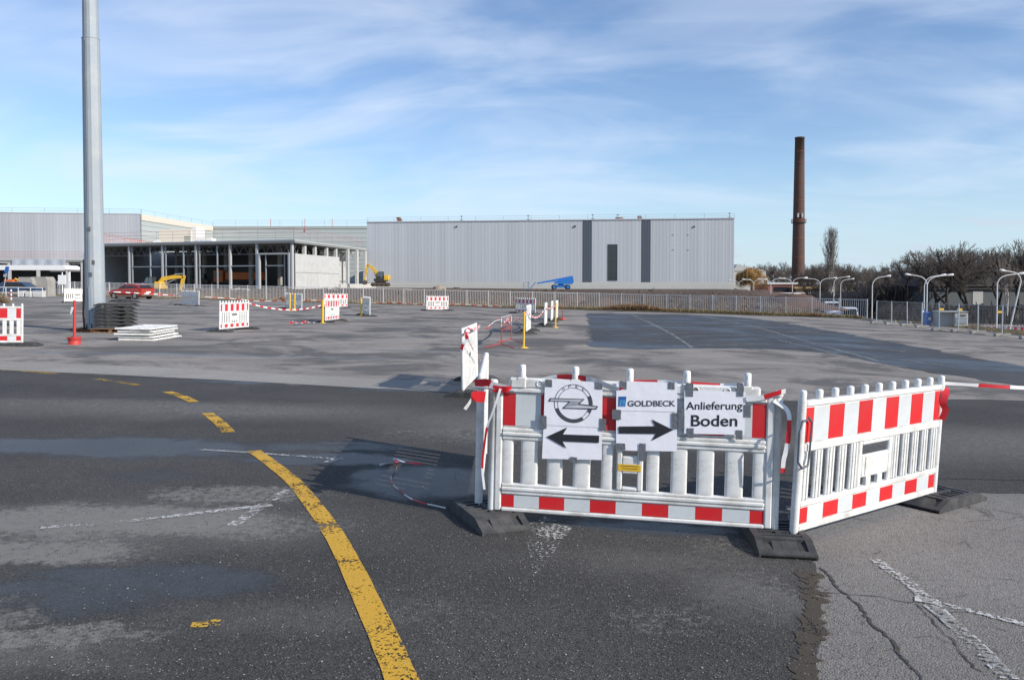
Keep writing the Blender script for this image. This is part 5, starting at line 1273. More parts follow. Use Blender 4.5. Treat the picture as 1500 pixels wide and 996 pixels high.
# white stair housing and site boxes on the wing roof
bx = empty('plant_housing', Matrix.Translation(P(263, 356, 165).xy.to_3d() + Vector((0, 0, WT + .1))), 'white flat-roofed plant housing on the wing roof before the green boarded wall', 'rooftop box')
s_ = 165/1200; top_ = zd(285, 332.5, 165) - WT
MB().cbox(-4.2, 2.4, 0, 5, 0, top_ * .86, .05).build('body', cream, bx); MB().cbox(2.4, 3.3, .3, 5, 0, top_, .05).build('stair_tower', mat('bright_render', (.68, .66, .62), .8), bx)
for k in range(5): MB().box(1.0, 2.2, -.05, .0, .3 + k*.45, .48 + k*.45).build('vent', mat('joint_dark', (.12,.15,.14)), bx)
bx = empty('site_cabin', Matrix.Translation(Vector((P(295, 356, 160).x, 160, WT + .1))), 'low white box on the wing roof right of the plant housing', 'rooftop box')
MB().cbox(-1.5, 2.0, 0, 2.5, .02, 1.7, .05).build('body', mat('bright_render', (.68,.66,.62)), bx)
for k in range(3): MB().box(-1.2 + k, -.6 + k, -.04, .01, .5, 1.2).build('window', mat('pale_pane', (.4, .42, .44), .3), bx)
# white pointed tent-like sheet
o = MB().add([(-1.3, 0, 0), (1.3, 0, 0), (1.3, 1, 0), (-1.3, 1, 0), (0, .5, .9), (.3, .5, .8)], [(0, 1, 5, 4), (1, 2, 5), (2, 3, 4, 5), (3, 0, 4)]).build('white_sheet', mat('bright_render', (.68,.66,.62))); o.location = (P(227, 356, 150).x, 150.5, WT + .1); tag(o, 'small white pointed sheet heap on the wing roof', 'sheet')

# ---- left annex behind the bus-stop-like roof
al0 = P(-30, 415, 148); al1 = P(123, 415, 150); MAx = wall_frame((al0.x, al0.y, .9), (al1.x, al1.y)); AL_ = math.hypot(al1.x-al0.x, al1.y-al0.y); at_ = zd(60, 381, 149) - .9
ann = empty('open_annex', MAx, 'low open-fronted annex with white columns under a red roof railing at the left edge', 'building')
MB().box(0, AL_, -.3, 24, at_ - .1, at_ + .12).build('roof', roof_m, ann); MB().box(0, AL_, -.25, .1, at_ - .42, at_ - .11).build('fascia', mat('fascia_grey', (.22,.23,.22)), ann)
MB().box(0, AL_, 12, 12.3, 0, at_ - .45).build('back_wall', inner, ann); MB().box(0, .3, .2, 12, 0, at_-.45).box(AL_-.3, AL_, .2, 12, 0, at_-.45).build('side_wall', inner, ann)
for px in (14, 56, 99, 121): u = plane_loc(MAx, px, 390).x; MB().box(u-.25, u+.25, -.2, .2, -.2, at_ - .43).build('column', col_w, ann)
mb = MB(); a = plane_loc(MAx, 99, 390).x; b = plane_loc(MAx, 121, 390).x
for k in range(6): mb.tube((a + (b-a)*k/6, .6, at_-.5 if k % 2 else at_ - 1.5), (a+(b-a)*(k+1)/6, .6, at_-1.5 if k % 2 else at_-.5), .05, .05, 4)
mb.tube((a, .6, at_-1.5), (b, .6, at_-1.5), .05, .05, 4); mb.box(a - 3, b, -.1, .1, zd(100, 397.5, 149) - .95, zd(100, 397.5, 149) - .8); mb.build('roof_truss', truss_m, ann)
railing(ann, [(0, .2, at_ + .1), (AL_, .2, at_ + .1)], 1.35, True, 3.0, (1.0, .66, .33), r=.025)
mb = MB(); vs = []; n = 30; ta = plane_loc(MAx, 19, 390).x; tb = plane_loc(MAx, 98, 390).x
for i in range(n+1):
    u = ta + (tb-ta)*i/n; dz = 1.0 + .14*math.sin(i*1.3) + .1*noise.noise(Vector((i*.7, 0, 0))); vs += [(u, -.42, at_ + .05), (u, -.42 - .15*math.sin(i*.9), at_ - dz)]
mb.add(vs, [(2*i, 2*i+1, 2*i+3, 2*i+2) for i in range(n)], True); mb.build('hanging_tarpaulin', tarp, ann)
# white canopy roof
q = P(95, 392, 92); t = empty('shelter', Matrix.Translation((P(40, 392, 92).x, 92, gz(-54, 92) - .3)), 'white flat canopy roof on slim posts at the left edge, in front of the annex', 'shelter')
zt3 = zd(60, 388.5, 92) - t.location.z; zb3 = zd(60, 396, 92) - t.location.z; xr = (95 - 40) * 92/1200
pw = mat('canopy_white', (.80, .80, .79), .5)
MB().prism([(-8, zb3 + .05), (xr - .1, zb3), (xr, zb3 + .1), (xr, zb3 + .42), (xr - .35, zt3), (-8, zt3 + .02)], 0, 3.2).build('roof', pw, t)
for x in (-2.6, 1.2, xr - .4): MB().box(x-.1, x+.1, 1.5, 1.7, 0, zb3).build('post', pw if x > 3 else dark_m, t)
# sign boards and small things at the left
q = P(91, 415, 84); t = empty('notice_board', Matrix.Translation((q.x, 84, gz(q.x, 84) - .2)), 'blank white board on a post in front of the fence at left', 'sign')
MB().cbox(-.40, .40, -.03, .03, zd(91, 417, 84) - t.location.z, zd(91, 403, 84) - t.location.z).build('board', pw, t); MB().tube((0, .05, 0), (0, .05, zd(91, 399, 84) - t.location.z), .05, .05, 8).build('post', pw, t)
MB().box(-.3, .3, -.02, .02, .3, .5).tube((-.3, 0, 0), (-.3, 0, 1.3), .04, .04, 6).tube((.3, 0, 0), (.3, 0, 1.3), .04, .04, 6).build('frame', galv, t)
q = P(8, 432, 72); t = empty('traffic_sign', Matrix.Translation((P(3, 432, 72).x, 72, gz(q.x, 72))), 'blue rectangular traffic sign on a leaning pole at the left picture edge', 'sign')
tp0 = P(11, 391, 72) - t.location; tp1 = P(8.5, 402, 72) - t.location
MB().tube((0, 0, 0), tp0, .04, .04, 8).build('pole', galv, t)
d_ = (tp0 - tp1); MB().add([tp1 + Vector((-.13, -.06, .15)), tp1 + Vector((.22, -.06, .1)), tp0 + Vector((.18, -.06, 0)), tp0 + Vector((-.12, -.06, .05)), tp1 + Vector((-.13, -.03, .15)), tp1 + Vector((.22, -.03, .1)), tp0 + Vector((.18, -.03, 0)), tp0 + Vector((-.12, -.03, .05))], [(0,1,2,3), (7,6,5,4), (0,4,5,1), (1,5,6,2), (2,6,7,3), (3,7,4,0)]).build('sign_plate', sign_b, t)
MB().box(-.14, .14, -.08, -.05, -.12, .12, Matrix.Translation(tp1 - Vector((.02, 0, .1)))).build('sub_plate', galv, t)
q = G(16.5, 439); t = empty('bollard', Matrix.Translation((q.x, q.y, q.z)), 'short red and white striped bollard at the far left edge of the yard', 'bollard')
for k in range(5): MB().tube((0, 0, k*.16), (0, 0, k*.16+.16), .06, .06, 10).build('band', tape_r if k % 2 else tape_w, t)
# old concrete walls left
for px0, px1, py0, py1, Y, lb in ((27, 48, 406, 437, 79, 'tall stained concrete block with plants, left one of two behind the white railing'), (48, 70, 405.5, 437, 79.5, 'tall stained concrete block with chamfered corner, right one of two behind the white railing')):
    a = P(px0, 415, Y); b = P(px1 - .4, 415, Y); z1_ = zd(px0, py0, Y); z0_ = gz(a.x, Y) - .3
    t = MB().prism([(a.x, z0_), (b.x, z0_), (b.x, z1_ - .3), (b.x - .2, z1_), (a.x, z1_)], Y, Y + 1.4).build('concrete_block', conc_d); tag(t, lb, 'concrete block', 'stained concrete blocks')
for k, (px0, px1, py0) in enumerate(((25, 34, 426), (36, 46, 426.5), (47, 62, 426))):
    a = P(px0, 415, 76); b = P(px1, 415, 76); t = MB().cbox(a.x, b.x, 76, 76.6, gz(a.x, 76) - .1, zd(px0, py0, 76), .03).build('barrier_block', conc); tag(t, ('left', 'middle', 'right')[k] + ' one of three low pale concrete blocks behind the white railing at far left', 'concrete block', 'low pale blocks')
t = empty('railing', Matrix.Identity(4), 'low white two-rail railing at the far left edge of the yard', 'railing')
a = P(-10, 415, 73); b = P(62, 415, 75)
for l in (1.0, .45):
    MB().tube((a.x, a.y, gz(a.x, 73) + .85*l), (b.x, b.y, gz(b.x, 75) + .85*l), .03, .03, 6).build('rail', lamp_w, t)
for k in range(5): p = a.lerp(b, k/4); MB().tube((p.x, p.y, gz(p.x, p.y)), (p.x, p.y, gz(p.x, p.y) + .88), .04, .04, 6).build('post', lamp_w, t)
# orange skip body at left
q = P(14, 415, 88); t = empty('mixer', Matrix.Translation((q.x, 88, gz(q.x, 88))), 'small orange construction machine behind the leaning traffic sign', 'machine')
MB().cbox(-.6, .3, 0, 1, zd(14, 422, 88) - t.location.z, zd(14, 409.5, 88) - t.location.z).build('body', org_m, t); MB().tube((.3, .5, 1.6), (.9, .5, 1.35), .12, .08, 8).build('arm', yel_m, t); MB().cbox(-.5, .25, .1, .9, .2, zd(14, 422, 88) - t.location.z).build('chassis', dark_m, t)
for x in (-.4, .15): MB().tube((x, -.05, .3), (x, .15, .3), .3, .3, 14).build('wheel', tyre, t)
q = P(14, 434, 77); t = empty('parked_car', Matrix.Translation((q.x, 77.6, gz(q.x, 77.6))), 'dark blue car mostly hidden behind the railing at the far left', 'car')
MB().prism([(-2.1, .3), (2.1, .3), (2.1, .75), (1.3, .85), (.8, 1.3), (-1.0, 1.35), (-1.7, .9), (-2.1, .8)], 0, 1.6).build('body', mat('dark_blue_car', (.03, .06, .12), .3), t)
MB().prism([(-.95, .9), (1.1, .9), (.75, 1.24), (-.9, 1.28)], -.012, 1.61).build('window', glass_d, t)
for x in (-1.35, 1.35): MB().tube((x, -.03, .31), (x, .18, .31), .31, .31, 14).build('wheel', tyre, t)

# ---- chimney
q = P(1169, 415, 255); q.z = -2; cz0 = -2.0
ch = empty('brick_chimney', Matrix.Translation((q.x, 255, cz0)), 'tall round brown brick chimney with an iron platform ring, right of the silver hall', 'chimney')
ct = zd(1170, 201.5, 255) - cz0; rb = 9.6 * 255/1200; rt = 6.6 * 255/1200; rz = lambda z: rb + (rt - rb) * z / ct
colz = zd(1170, 327, 255) - cz0
MB().lathe([(rz(0), 0), (rz(colz*.5), colz*.5), (rz(colz), colz)], 32).build('lower_shaft', brick_c, ch); MB().lathe([(rz(colz), colz), (rz(ct*.8), ct*.8), (rz(ct)*1.0, ct - .5), (rz(ct)*1.06, ct - .5), (rz(ct)*1.06, ct)], 32).build('upper_shaft', brick_c, ch)
MB().lathe([(rz(colz)+.5, colz), (rz(colz)+.5, colz+.15), (rz(colz), colz+.16)], 32).build('platform', dark_m, ch)
mb = MB()
for k in range(20): a = 2*PI*k/20; mb.tube(((rz(colz)+.45)*math.cos(a), (rz(colz)+.45)*math.sin(a), colz), ((rz(colz)+.45)*math.cos(a), (rz(colz)+.45)*math.sin(a), colz+1.2), .04, .04, 4)
for z in (.6, 1.2):
    for k in range(20): a = 2*PI*k/20; b = 2*PI*(k+1)/20; mb.tube(((rz(colz)+.45)*math.cos(a), (rz(colz)+.45)*math.sin(a), colz+z), ((rz(colz)+.45)*math.cos(b), (rz(colz)+.45)*math.sin(b), colz+z), .04, .04, 4)
mb.build('platform_railing', rust, ch)
for k, a in enumerate((-2.0, -1.45)): MB().box(-.22, .22, -.2, .3, 0, 1.3).build('antenna', mat('antenna_grey', (.4, .4, .4), .5), ch, ((rz(colz)+.5)*math.cos(a), (rz(colz)+.5)*math.sin(a), colz + 1.6))
for z in [ct*.12*k for k in range(1, 8)] + [ct - 4.5]: MB().lathe([(rz(z)+.02, z), (rz(z)+.05, z+.02), (rz(z)+.05, z+.16), (rz(z)+.02, z+.18)], 32).build('iron_band', rust, ch)
# ---- far sheds right of the hall
def shed(px0, px1, py_t, py_b, Y, depth, m, label, roofm=None, gable=0.0, band_=None):
    a = P(px0, 415, Y); b = P(px1, 415, Y); z1_ = zd(px0, py_t, Y); z0_ = zd(px0, py_b, Y); t = empty('factory_shed', Matrix.Translation((a.x, Y, z0_)), label, 'building')
    W = b.x - a.x; hh = z1_ - z0_
    MB().box(0, W, 0, depth, -3, hh).build('wall', m, t)
    if gable: MB().prism([(-.2, hh), (W*gable, hh + (1.8 if gable < .4 else 1.2)), (W + .2, hh)], -.2, depth + .2).build('roof', roofm or roof_m, t)
    else: MB().box(-.3, W + .3, -.3, depth + .3, hh, hh + .35).build('roof', roofm or roof_m, t)
    if band_: MB().box(W*band_[0], W*band_[1], -.06, .02, hh*band_[2], hh*band_[3]).build('window_band', glass_d, t)
    return t
palebeige = mat('pale_beige_wall', (.42, .41, .38), .8, var=.08)
t = shed(1074, 1122, 397, 420, 225, 30, palebeige, 'long pale beige factory shed with sloping roof just right of the silver hall', roof_m, .12, (.1, .42, .35, .62))
t = shed(1125, 1166, 416.5, 432, 160, 10, brick_r, 'low red brick building with a flat pale roof before the chimney', mat('pale_roof_edge', (.5, .5, .48), .7), 0, (.2, .75, .3, .75))
MB().box(-2, 8, -3, -.1, .2, .45).build('canopy', pw, t)
t = shed(1166, 1200, 423, 438, 158, 10, mat('dark_brown_wall', (.07, .05, .035), .8, var=.2), 'dark brown flat shed with a yellow edge right of the chimney foot', mat('ochre_edge', (.35, .24, .08), .7))
o = MB().box(0, 3.4, 0, .6, 0, .28).build('white_beam', lamp_w); o.location = P(1167, 438, 118); tag(o, 'white beam lying on the dirt mound at its right end', 'beam')
# grey building behind the trees on the right
GY = 96
t = shed(1362, 1520, 424, 474, GY, 14, mat('grey_rendered_wall', (.10, .11, .115), .85, var=.2, nscale=.3), 'long grey building half hidden behind the bare trees at the right edge', mat('dark_roof', (.05, .045, .045), .8), 0)
a = t.location
MB().prism([(-.6, 0), (14.2, 0), (13, 1.9), (.6, 1.9)], -.5, 12).build('hip_roof', mat('dark_roof', (.05,.045,.045)), t, (0, 0, zd(1400, 424, GY) - a.z + .36))
o = MB().box(zd(0,0,1)*0, 1.2, -.05, .02, 0, 3.0).build('pale_panel', palebeige, t, (P(1425, 415, GY).x - a.x, 0, .8))
for k in range(11): f = MB().box(0, .8, -.06, .01, 0, 1.2).build('window', glass_d, t, (.9 + k*1.1 if (1362 + (k*1.1)*12.5) else 0, 0, .9)); 
# container hut
q = P(1384, 480, 47); hx = empty('container_hut', flat_frame((q.x, 47.6, gz(q.x, 47.6) - .15), (1, -.25)), 'small cream and grey site container with a white shutter behind the mesh fence', 'container')
hh = zd(1400, 457.5, 47.6) - hx.location.z
MB().cbox(0, .80, .35, 1.5, 0, hh, .02).build('side_wall', mat('container_grey', (.36, .37, .37), .6, var=.06), hx); MB().cbox(.80, 1.50, 0, 1.5, 0, hh - .05, .02).build('front_wall', mat('container_cream', (.52, .50, .43), .6, var=.05), hx)
MB().box(.86, 1.44, -.03, -.004, .35, .72).build('shutter', mat('pale_pane', (.4,.42,.44)), hx); MB().box(1.08, 1.38, -.03, -.004, hh - .20, hh - .13).build('name_strip', dark_m, hx); MB().cbox(-.05, 1.53, -.02, 1.55, hh + .003, hh + .05, .01).build('roof', roof_m, hx)
q = P(1361, 475, 49); t = empty('blue_bin', Matrix.Translation((q.x, 49, gz(q.x, 49) - .12)), 'blue portable toilet box with a white panel behind the mesh fence', 'toilet')
MB().cbox(-.13, .14, 0, .5, 0, .82, .03).build('body', blu_m, t); MB().prism([(-.14, .825), (.15, .825), (.10, .92), (-.09, .92)], -.02, .52).build('lid', blu_m, t); MB().box(-.07, .1, -.02, -.003, .45, .6).build('panel', pw, t)
q = P(1352, 460, 52); t = empty('traffic_sign', Matrix.Translation((q.x, 52, gz(q.x, 52) - .2)), 'small blue pedestrian sign beside the double lamp posts behind the mesh fence', 'sign')
MB().tube((0, 0, 0), (0, 0, 1.2), .025, .025, 6).build('pole', galv, t); MB().cbox(-.14, .14, -.05, -.03, .85, 1.15).build('sign_plate', sign_b, t); MB().prism([(-.08, .90), (.08, .90), (0, 1.09)], -.056, -.051).build('triangle', pw, t)

# ================================================================== MACHINES AND CARS
def excavator(px, py, Y, boom, stick, bucket, label, cabx=.2, cwx=1.7, flip=1, sc=1.0):
    q = P(px, py, Y); t = empty('excavator', Matrix.Translation((q.x, Y, q.z)) @ Matrix.Scale(sc, 4), label, 'excavator', 'yellow excavators')
    s = flip
    def bx_(x0, x1, *r): return (min(s*x0, s*x1), max(s*x0, s*x1)) + r
    for y0 in (-.1, 1.9):
        k = MB().prism([(s*x, z) for x, z in ((-1.7, .35), (-1.35, .02), (1.35, .02), (1.7, .35), (1.4, .75), (-1.4, .75))], y0, y0 + .5).build('track', track_m, t)
        for x in (-1.2, -.4, .4, 1.2): MB().tube((x, y0 - .04, .32), (x, y0, .32), .2, .2, 10).build('roller', dark_m, k)
    MB().cbox(*bx_(-.9, .9), .4, 1.9, .4, .95).build('undercarriage', dark_m, t)
    MB().cbox(*bx_(-1.1, 1.2), .1, 2.2, .97, 1.5, .05).build('house', dark_m, t)
    MB().cbox(*bx_(.75, cwx), .0, 2.3, 1.1, 2.1, .12).build('counterweight', yel_m, t)
    c = MB().prism([(s*x, z) for x, z in ((-.55, 1.52), (.65, 1.52), (.65, 2.75), (-.25, 2.75), (-.55, 2.2))], .05, 1.05).build('cab', dark_m, t)
    MB().prism([(s*x, z) for x, z in ((-.45, 1.95), (0, 1.95), (0, 2.65), (-.2, 2.65), (-.45, 2.2))], .035, .048).build('window', mat('cab_glass', (.10, .14, .17), .1), c); MB().prism([(s*x, z) for x, z in ((.08, 1.75), (.56, 1.75), (.56, 2.65), (.08, 2.65))], .035, .048).build('window', mat('cab_glass', (.10,.14,.17)), c)
    def arm(pts, w0, w1, name, m):
        mb = MB(); n = len(pts); vs = []
        for i, (x, z) in enumerate(pts):
            a = pts[max(0, i-1)]; b = pts[min(n-1, i+1)]; d = Vector((b[0]-a[0], b[1]-a[1])).normalized(); w_ = (w0 + (w1-w0)*i/(n-1)) / 2 * (1.15 if 0 < i < n-1 else .8)
            for sg in (1, -1):
                for y in (1.15, 1.5): vs.append((s*(x - d.y*w_*sg), y, z + d.x*w_*sg))
        for i in range(n-1):
            o = 4*i; mb.add([], []); mb.f += [(o, o+4, o+5, o+1), (o+2, o+3, o+7, o+6), (o, o+2, o+6, o+4), (o+1, o+5, o+7, o+3)]; mb.m += [0]*4; mb.sm += [False]*4
        mb.v = vs; mb.f += [(0, 1, 3, 2), (4*n-4, 4*n-2, 4*n-1, 4*n-3)]; mb.m += [0, 0]; mb.sm += [False]*2
        o = mb.build(name, m, t)
        return o
    arm(boom, .55, .38, 'boom', yel_m); arm(stick, .42, .26, 'stick', yel_m)
    bp0, bp1 = boom[1], boom[-2]; MB().tube((s*(boom[0][0]-.3), 1.32, boom[0][1]), (s*(bp1[0]+.1), 1.32, bp1[1]-.35), .07, .07, 8).build('hydraulic_ram', galv, t)
    MB().tube((s*boom[-2][0], 1.32, boom[-2][1]+.35), (s*stick[0][0], 1.32, stick[0][1]+.25), .06, .06, 8).build('hydraulic_ram', galv, t)
    bx0, bz0 = bucket
    MB().prism([(s*(bx0+x), bz0+z) for x, z in ((-.1, .55), (.25, .5), (.45, .15), (.3, -.2), (-.1, -.3), (-.5, -.1), (-.2, .1))], .9, 1.8).build('bucket', track_m, t)
    return t
excavator(556, 420, 150, [(-.5, 1.5), (-.75, 2.6), (-1.5, 3.45), (-2.4, 3.95)], [(-2.35, 4.25), (-2.55, 3.2), (-3.0, 1.2)], (-2.95, .65), 'yellow excavator with raised arm standing at the left corner of the silver hall')
excavator(217, 436, 100, [(.4, 1.2), (1.5, 2.5), (3.0, 2.75), (4.2, 2.75)], [(4.3, 2.95), (4.05, 2.1), (3.75, .9)], (3.6, .5), 'yellow excavator behind the fence right of the red car, arm reaching right', flip=1, sc=.92)
# blue boom lift
q = P(823, 424.3, 146); t = empty('boom_lift', Matrix.Translation((q.x, 146, q.z)), 'blue self-propelled boom lift with lowered platform in front of the silver hall', 'boom lift')
s8 = 146/1200
def LX(px): return (px - 823) * s8
def LZ(py): return (424.3 - py) * s8
for x in (812, 832):
    for y0 in (0, 1.9): w_ = MB().tube((LX(x), y0 - .02, .44), (LX(x), y0 + .35, .44), .45, .45, 18).build('wheel', tyre, t); MB().tube((LX(x), y0 - .06, .44), (LX(x), y0 - .02, .44), .26, .26, 14).build('hub', blu_m, w_)
MB().cbox(LX(812), LX(832), .3, 1.9, .35, .85, .05).build('chassis', blu_m, t)
MB().prism([(LX(812.5), LZ(415.8)), (LX(838), LZ(416.6)), (LX(840.5), LZ(413)), (LX(839), LZ(404.3)), (LX(833), LZ(405.5)), (LX(818), LZ(411.5)), (LX(812.5), LZ(413))], .1, 2.0).build('turntable', blu_m, t)
MB().tube((LX(822), 1, .85), (LX(822), 1, LZ(416)), .5, .45, 14).build('slew_ring', dark_m, t)
MB().prism([(LX(838.5), LZ(404)), (LX(838.8), LZ(408)), (LX(787), LZ(416.2)), (LX(786.5), LZ(414.3))], .75, 1.2).build('boom', blu_m, t)
MB().prism([(LX(786), LZ(413.8)), (LX(784), LZ(413)), (LX(776), LZ(422.3)), (LX(778), LZ(423))], .82, 1.12).build('jib', mat('lift_grey_blue', (.16, .26, .4), .5), t)
mb = MB(); x0, x1 = LX(767.3), LX(774.5)
for y in (.2, 1.8):
    for x in (x0, x1): mb.tube((x, y, .1), (x, y, LZ(414)), .035, .035, 5)
    for z in (.15, .65, LZ(414)): mb.tube((x0, y, z), (x1, y, z), .03, .03, 5)
for x in (x0, x1):
    for z in (.15, .65, LZ(414)): mb.tube((x, .2, z), (x, 1.8, z), .03, .03, 5)
mb.box(x0, x1, .2, 1.8, .08, .14).box(x1 - .15, x1 + .12, .8, 1.2, LZ(416), LZ(413)); mb.build('platform', mat('lift_grey_blue', (.16,.26,.4)), t)
# small red machine on the mound
q = P(953, 431, 118); t = empty('plate_compactor', Matrix.Translation(q), 'small red machine on the brown dirt under the right dark stripe', 'machine')
MB().cbox(-.45, .5, 0, .6, .0, .35).build('base', red_p, t); MB().cbox(-.25, .35, .1, .5, .35, .65).build('engine', dark_m, t); MB().tube((.3, .3, .5), (.6, .3, .95), .04, .04, 5).build('handle', dark_m, t)
# dumper in the hall
q = P(325, 417, 152); t = empty('dump_truck', Matrix.Translation((q.x, 152, bz + .02)), 'orange dump truck parked in the dark inside the open wing', 'truck')
MB().cbox(-1.6, .2, 0, 2.3, 1.0, 3.3, .1).build('cab', org_m, t); MB().cbox(.6, 7.5, 0, 2.4, 1.5, 2.9, .08).build('tipper_body', org_m, t); MB().cbox(-1.4, 7.3, .3, 2.0, .7, 1.0).build('chassis', dark_m, t); MB().box(-1.3, -.2, -.03, .0, 2.1, 2.9).build('window', glass_d, t)
for x in (-.7, 3.8, 5.2, 6.6): MB().tube((x, -.05, .5), (x, .3, .5), .5, .5, 14).build('wheel', tyre, t)
q = P(292, 417, 151); t = empty('compact_loader', Matrix.Translation((q.x, 151, bz + .02)), 'dark compact loader inside the open wing left of the orange truck', 'machine')
MB().cbox(-1.5, 1.5, 0, 1.8, .6, 1.6, .1).build('body', track_m, t); MB().cbox(-.2, .9, .1, 1.6, 1.6, 2.6, .08).build('cab', glass_d, t)
for x in (-1, 1): MB().tube((x, -.05, .55), (x, .3, .55), .55, .55, 14).build('wheel', tyre, t)

def car(M, label, paint_m, L_=4.2, W=1.74, Hc=1.46, kind='hatch'):
    t = empty('parked_car', M, label, 'car' if kind == 'hatch' else 'van')
    if kind == 'hatch':
        low = [(-2.1, .38, .62), (-1.95, .25, .78), (-1.5, .22, .90), (-.95, .20, .98), (0, .20, 1.0), (1.0, .20, 1.02), (1.65, .24, 1.04), (1.98, .30, .98), (2.1, .42, .80)]
        roof = [(-.98, .96), (-.25, 1.36), (.3, 1.45), (.9, 1.44), (1.55, 1.30), (1.88, 1.02)]
    else:
        low = [(-2.4, .4, .9), (-2.2, .3, 1.05), (-1.4, .25, 1.3), (-.6, .25, 1.35), (2.3, .25, 1.35), (2.4, .4, 1.3)]
        roof = [(-1.75, 1.2), (-1.1, 1.95), (-.8, 2.05), (2.25, 2.05), (2.4, 1.3), (2.41, 1.25)]
    mb = MB(); vs = []; n = len(low)
    hw = W/2
    for x, zb, zt in low:
        e = min(1, (2.3 if kind != 'hatch' else 2.15) - abs(x)) ; k_ = .80 + .20 * min(1, max(0, e) / .55)
        ys_ = [(-hw*k_*.9, zb), (-hw*k_, zb + .15), (-hw*k_, (zb+zt)/2 + .08), (-hw*k_*.93, zt), (hw*k_*.93, zt), (hw*k_, (zb+zt)/2 + .08), (hw*k_, zb+.15), (hw*k_*.9, zb)]
        vs += [(x, y, z) for y, z in ys_]
    mb.add(vs, [(8*i+j, 8*i+8+j, 8*i+8+(j+1) % 8, 8*i+(j+1) % 8) for i in range(n-1) for j in range(8)], True)
    mb.add(vs[:8], [tuple(range(8))]); mb.add(vs[-8:], [tuple(range(7, -1, -1))]); mb.build('body', paint_m, t)
    mb = MB(); vs = []
    for x, z in roof: yw_ = hw*(.93 if z < 1.1 else .74 if kind == 'hatch' else .86); vs += [(x, -yw_, z), (x, yw_, z)]
    for x, z in roof: vs += [(x, -hw*.93, .94 if kind == 'hatch' else 1.2), (x, hw*.93, .94 if kind == 'hatch' else 1.2)]
    m_ = len(roof); fs = [(2*i, 2*i+2, 2*i+3, 2*i+1) for i in range(m_-1)]
    for i in range(m_-1): fs += [(2*m_+2*i, 2*m_+2*i+2, 2*i+2, 2*i), (2*i+1, 2*i+3, 2*m_+2*i+3, 2*m_+2*i+1)]
    mb.add(vs, fs); mb.build('roof', paint_m, t)
    if kind == 'hatch':
        for sg in (-1, 1):
            for poly in (((-.78, 1.02), (-.22, 1.30), (.12, 1.36), (.12, 1.02)), ((.20, 1.02), (.20, 1.37), (.85, 1.35), (1.05, 1.22), (1.0, 1.04)), ((1.12, 1.06), (1.15, 1.2), (1.45, 1.2), (1.55, 1.1))):
                v3 = [(x, sg*(hw*(.93 - .19*min(1, max(0, (z-.96)/.42))) + .012), z) for x, z in poly]; v4 = [(a, b - sg*.02, c) for a, b, c in v3]; k_ = len(v3)
                MB().add(v3 + v4, [tuple(range(k_)) if sg > 0 else tuple(range(k_-1, -1, -1)), tuple(range(k_, 2*k_))] + [(i, (i+1) % k_, k_+(i+1) % k_, k_+i) for i in range(k_)]).build('window', glass_d, t)
        MB().add([(1.60, -.58, 1.31), (1.60, .58, 1.31), (1.90, .66, 1.06), (1.90, -.66, 1.06)], [(0, 3, 2, 1)]).build('rear_window', glass_d, t)
        MB().add([(-.92, -.70, 1.02), (-.92, .70, 1.02), (-.26, .58, 1.38), (-.26, -.58, 1.38)], [(0, 1, 2, 3)]).build('windscreen', glass_d, t)
        for sg in (-1, 1): MB().cbox(1.9, 2.06, sg*.62-.16, sg*.62+.16, .80, .98, .03).build('tail_light', mat('tail_lamp', (.5, .02, .02), .3), t); MB().cbox(-2.08, -1.85, sg*.6-.16, sg*.6+.16, .62, .74, .03).build('headlight', galv, t)
        MB().cbox(2.02, 2.13, -.26, .26, .60, .72, .01).build('number_plate', pw, t); MB().cbox(1.9, 2.14, -.75, .75, .32, .50, .04).build('bumper', mat('dusty_bumper', (.16, .12, .10), .8), t)
        MB().cbox(-1.0, 1.0, -hw*1.0 - .01, -hw*.9, .22, .42, .03).build('sill', mat('dusty_sill', (.30, .20, .15), .85), t)
    else:
        MB().add([(-1.74, -.72, 1.26), (-1.74, .72, 1.26), (-1.14, .66, 1.93), (-1.14, -.66, 1.93)], [(0, 1, 2, 3), (3, 2, 1, 0)]).build('windscreen', glass_d, t)
        for sg in (-1, 1): MB().box(-1.4, -.7, sg*(hw*.93)-.01, sg*(hw*.93)+.01, 1.35, 1.85).build('window', glass_d, t)
    for x in ((-1.32, 1.32) if kind == 'hatch' else (-1.6, 1.5)):
        for sg in (-1, 1):
            w_ = MB().tube((x, sg*(hw-.22), .31), (x, sg*(hw+.015), .31), .315, .315, 20).build('wheel', tyre, t)
            MB().tube((x, sg*(hw+.015), .31), (x, sg*(hw+.03), .31), .19, .17, 14).build('rim', mat('dusty_rim', (.38, .33, .29), .6), w_)
    return t
q = G(193, 440.5); Yc = 76.0; cx_ = P(193, 430, Yc).x
M_ = flat_frame((cx_, Yc, P(193, 438.5, Yc).z), (math.cos(math.radians(-24)), math.sin(math.radians(-24))))
car(M_, 'dusty red hatchback parked in front of the fence behind the stack of rubber feet', car_red)
for k, (px, py, lb) in enumerate(((1218, 452, 'white van roof seen behind the right end of the fence, leftmost'), (1243, 461, 'white van behind the right end of the fence, nearest and brightest'), (1308, 456, 'white car behind the mesh fence among the tree trunks'))):
    Y = 96 - 6*k if k < 2 else 112; pz_ = P(px, py, Y); z = terrain(pz_.x, Y)
    car(flat_frame((pz_.x, Y, pz_.z - (1.25 if k < 2 else .9)), (.3, 1) if k < 2 else (-1, .25)), lb, car_wht, kind='van' if k < 2 else 'hatch')

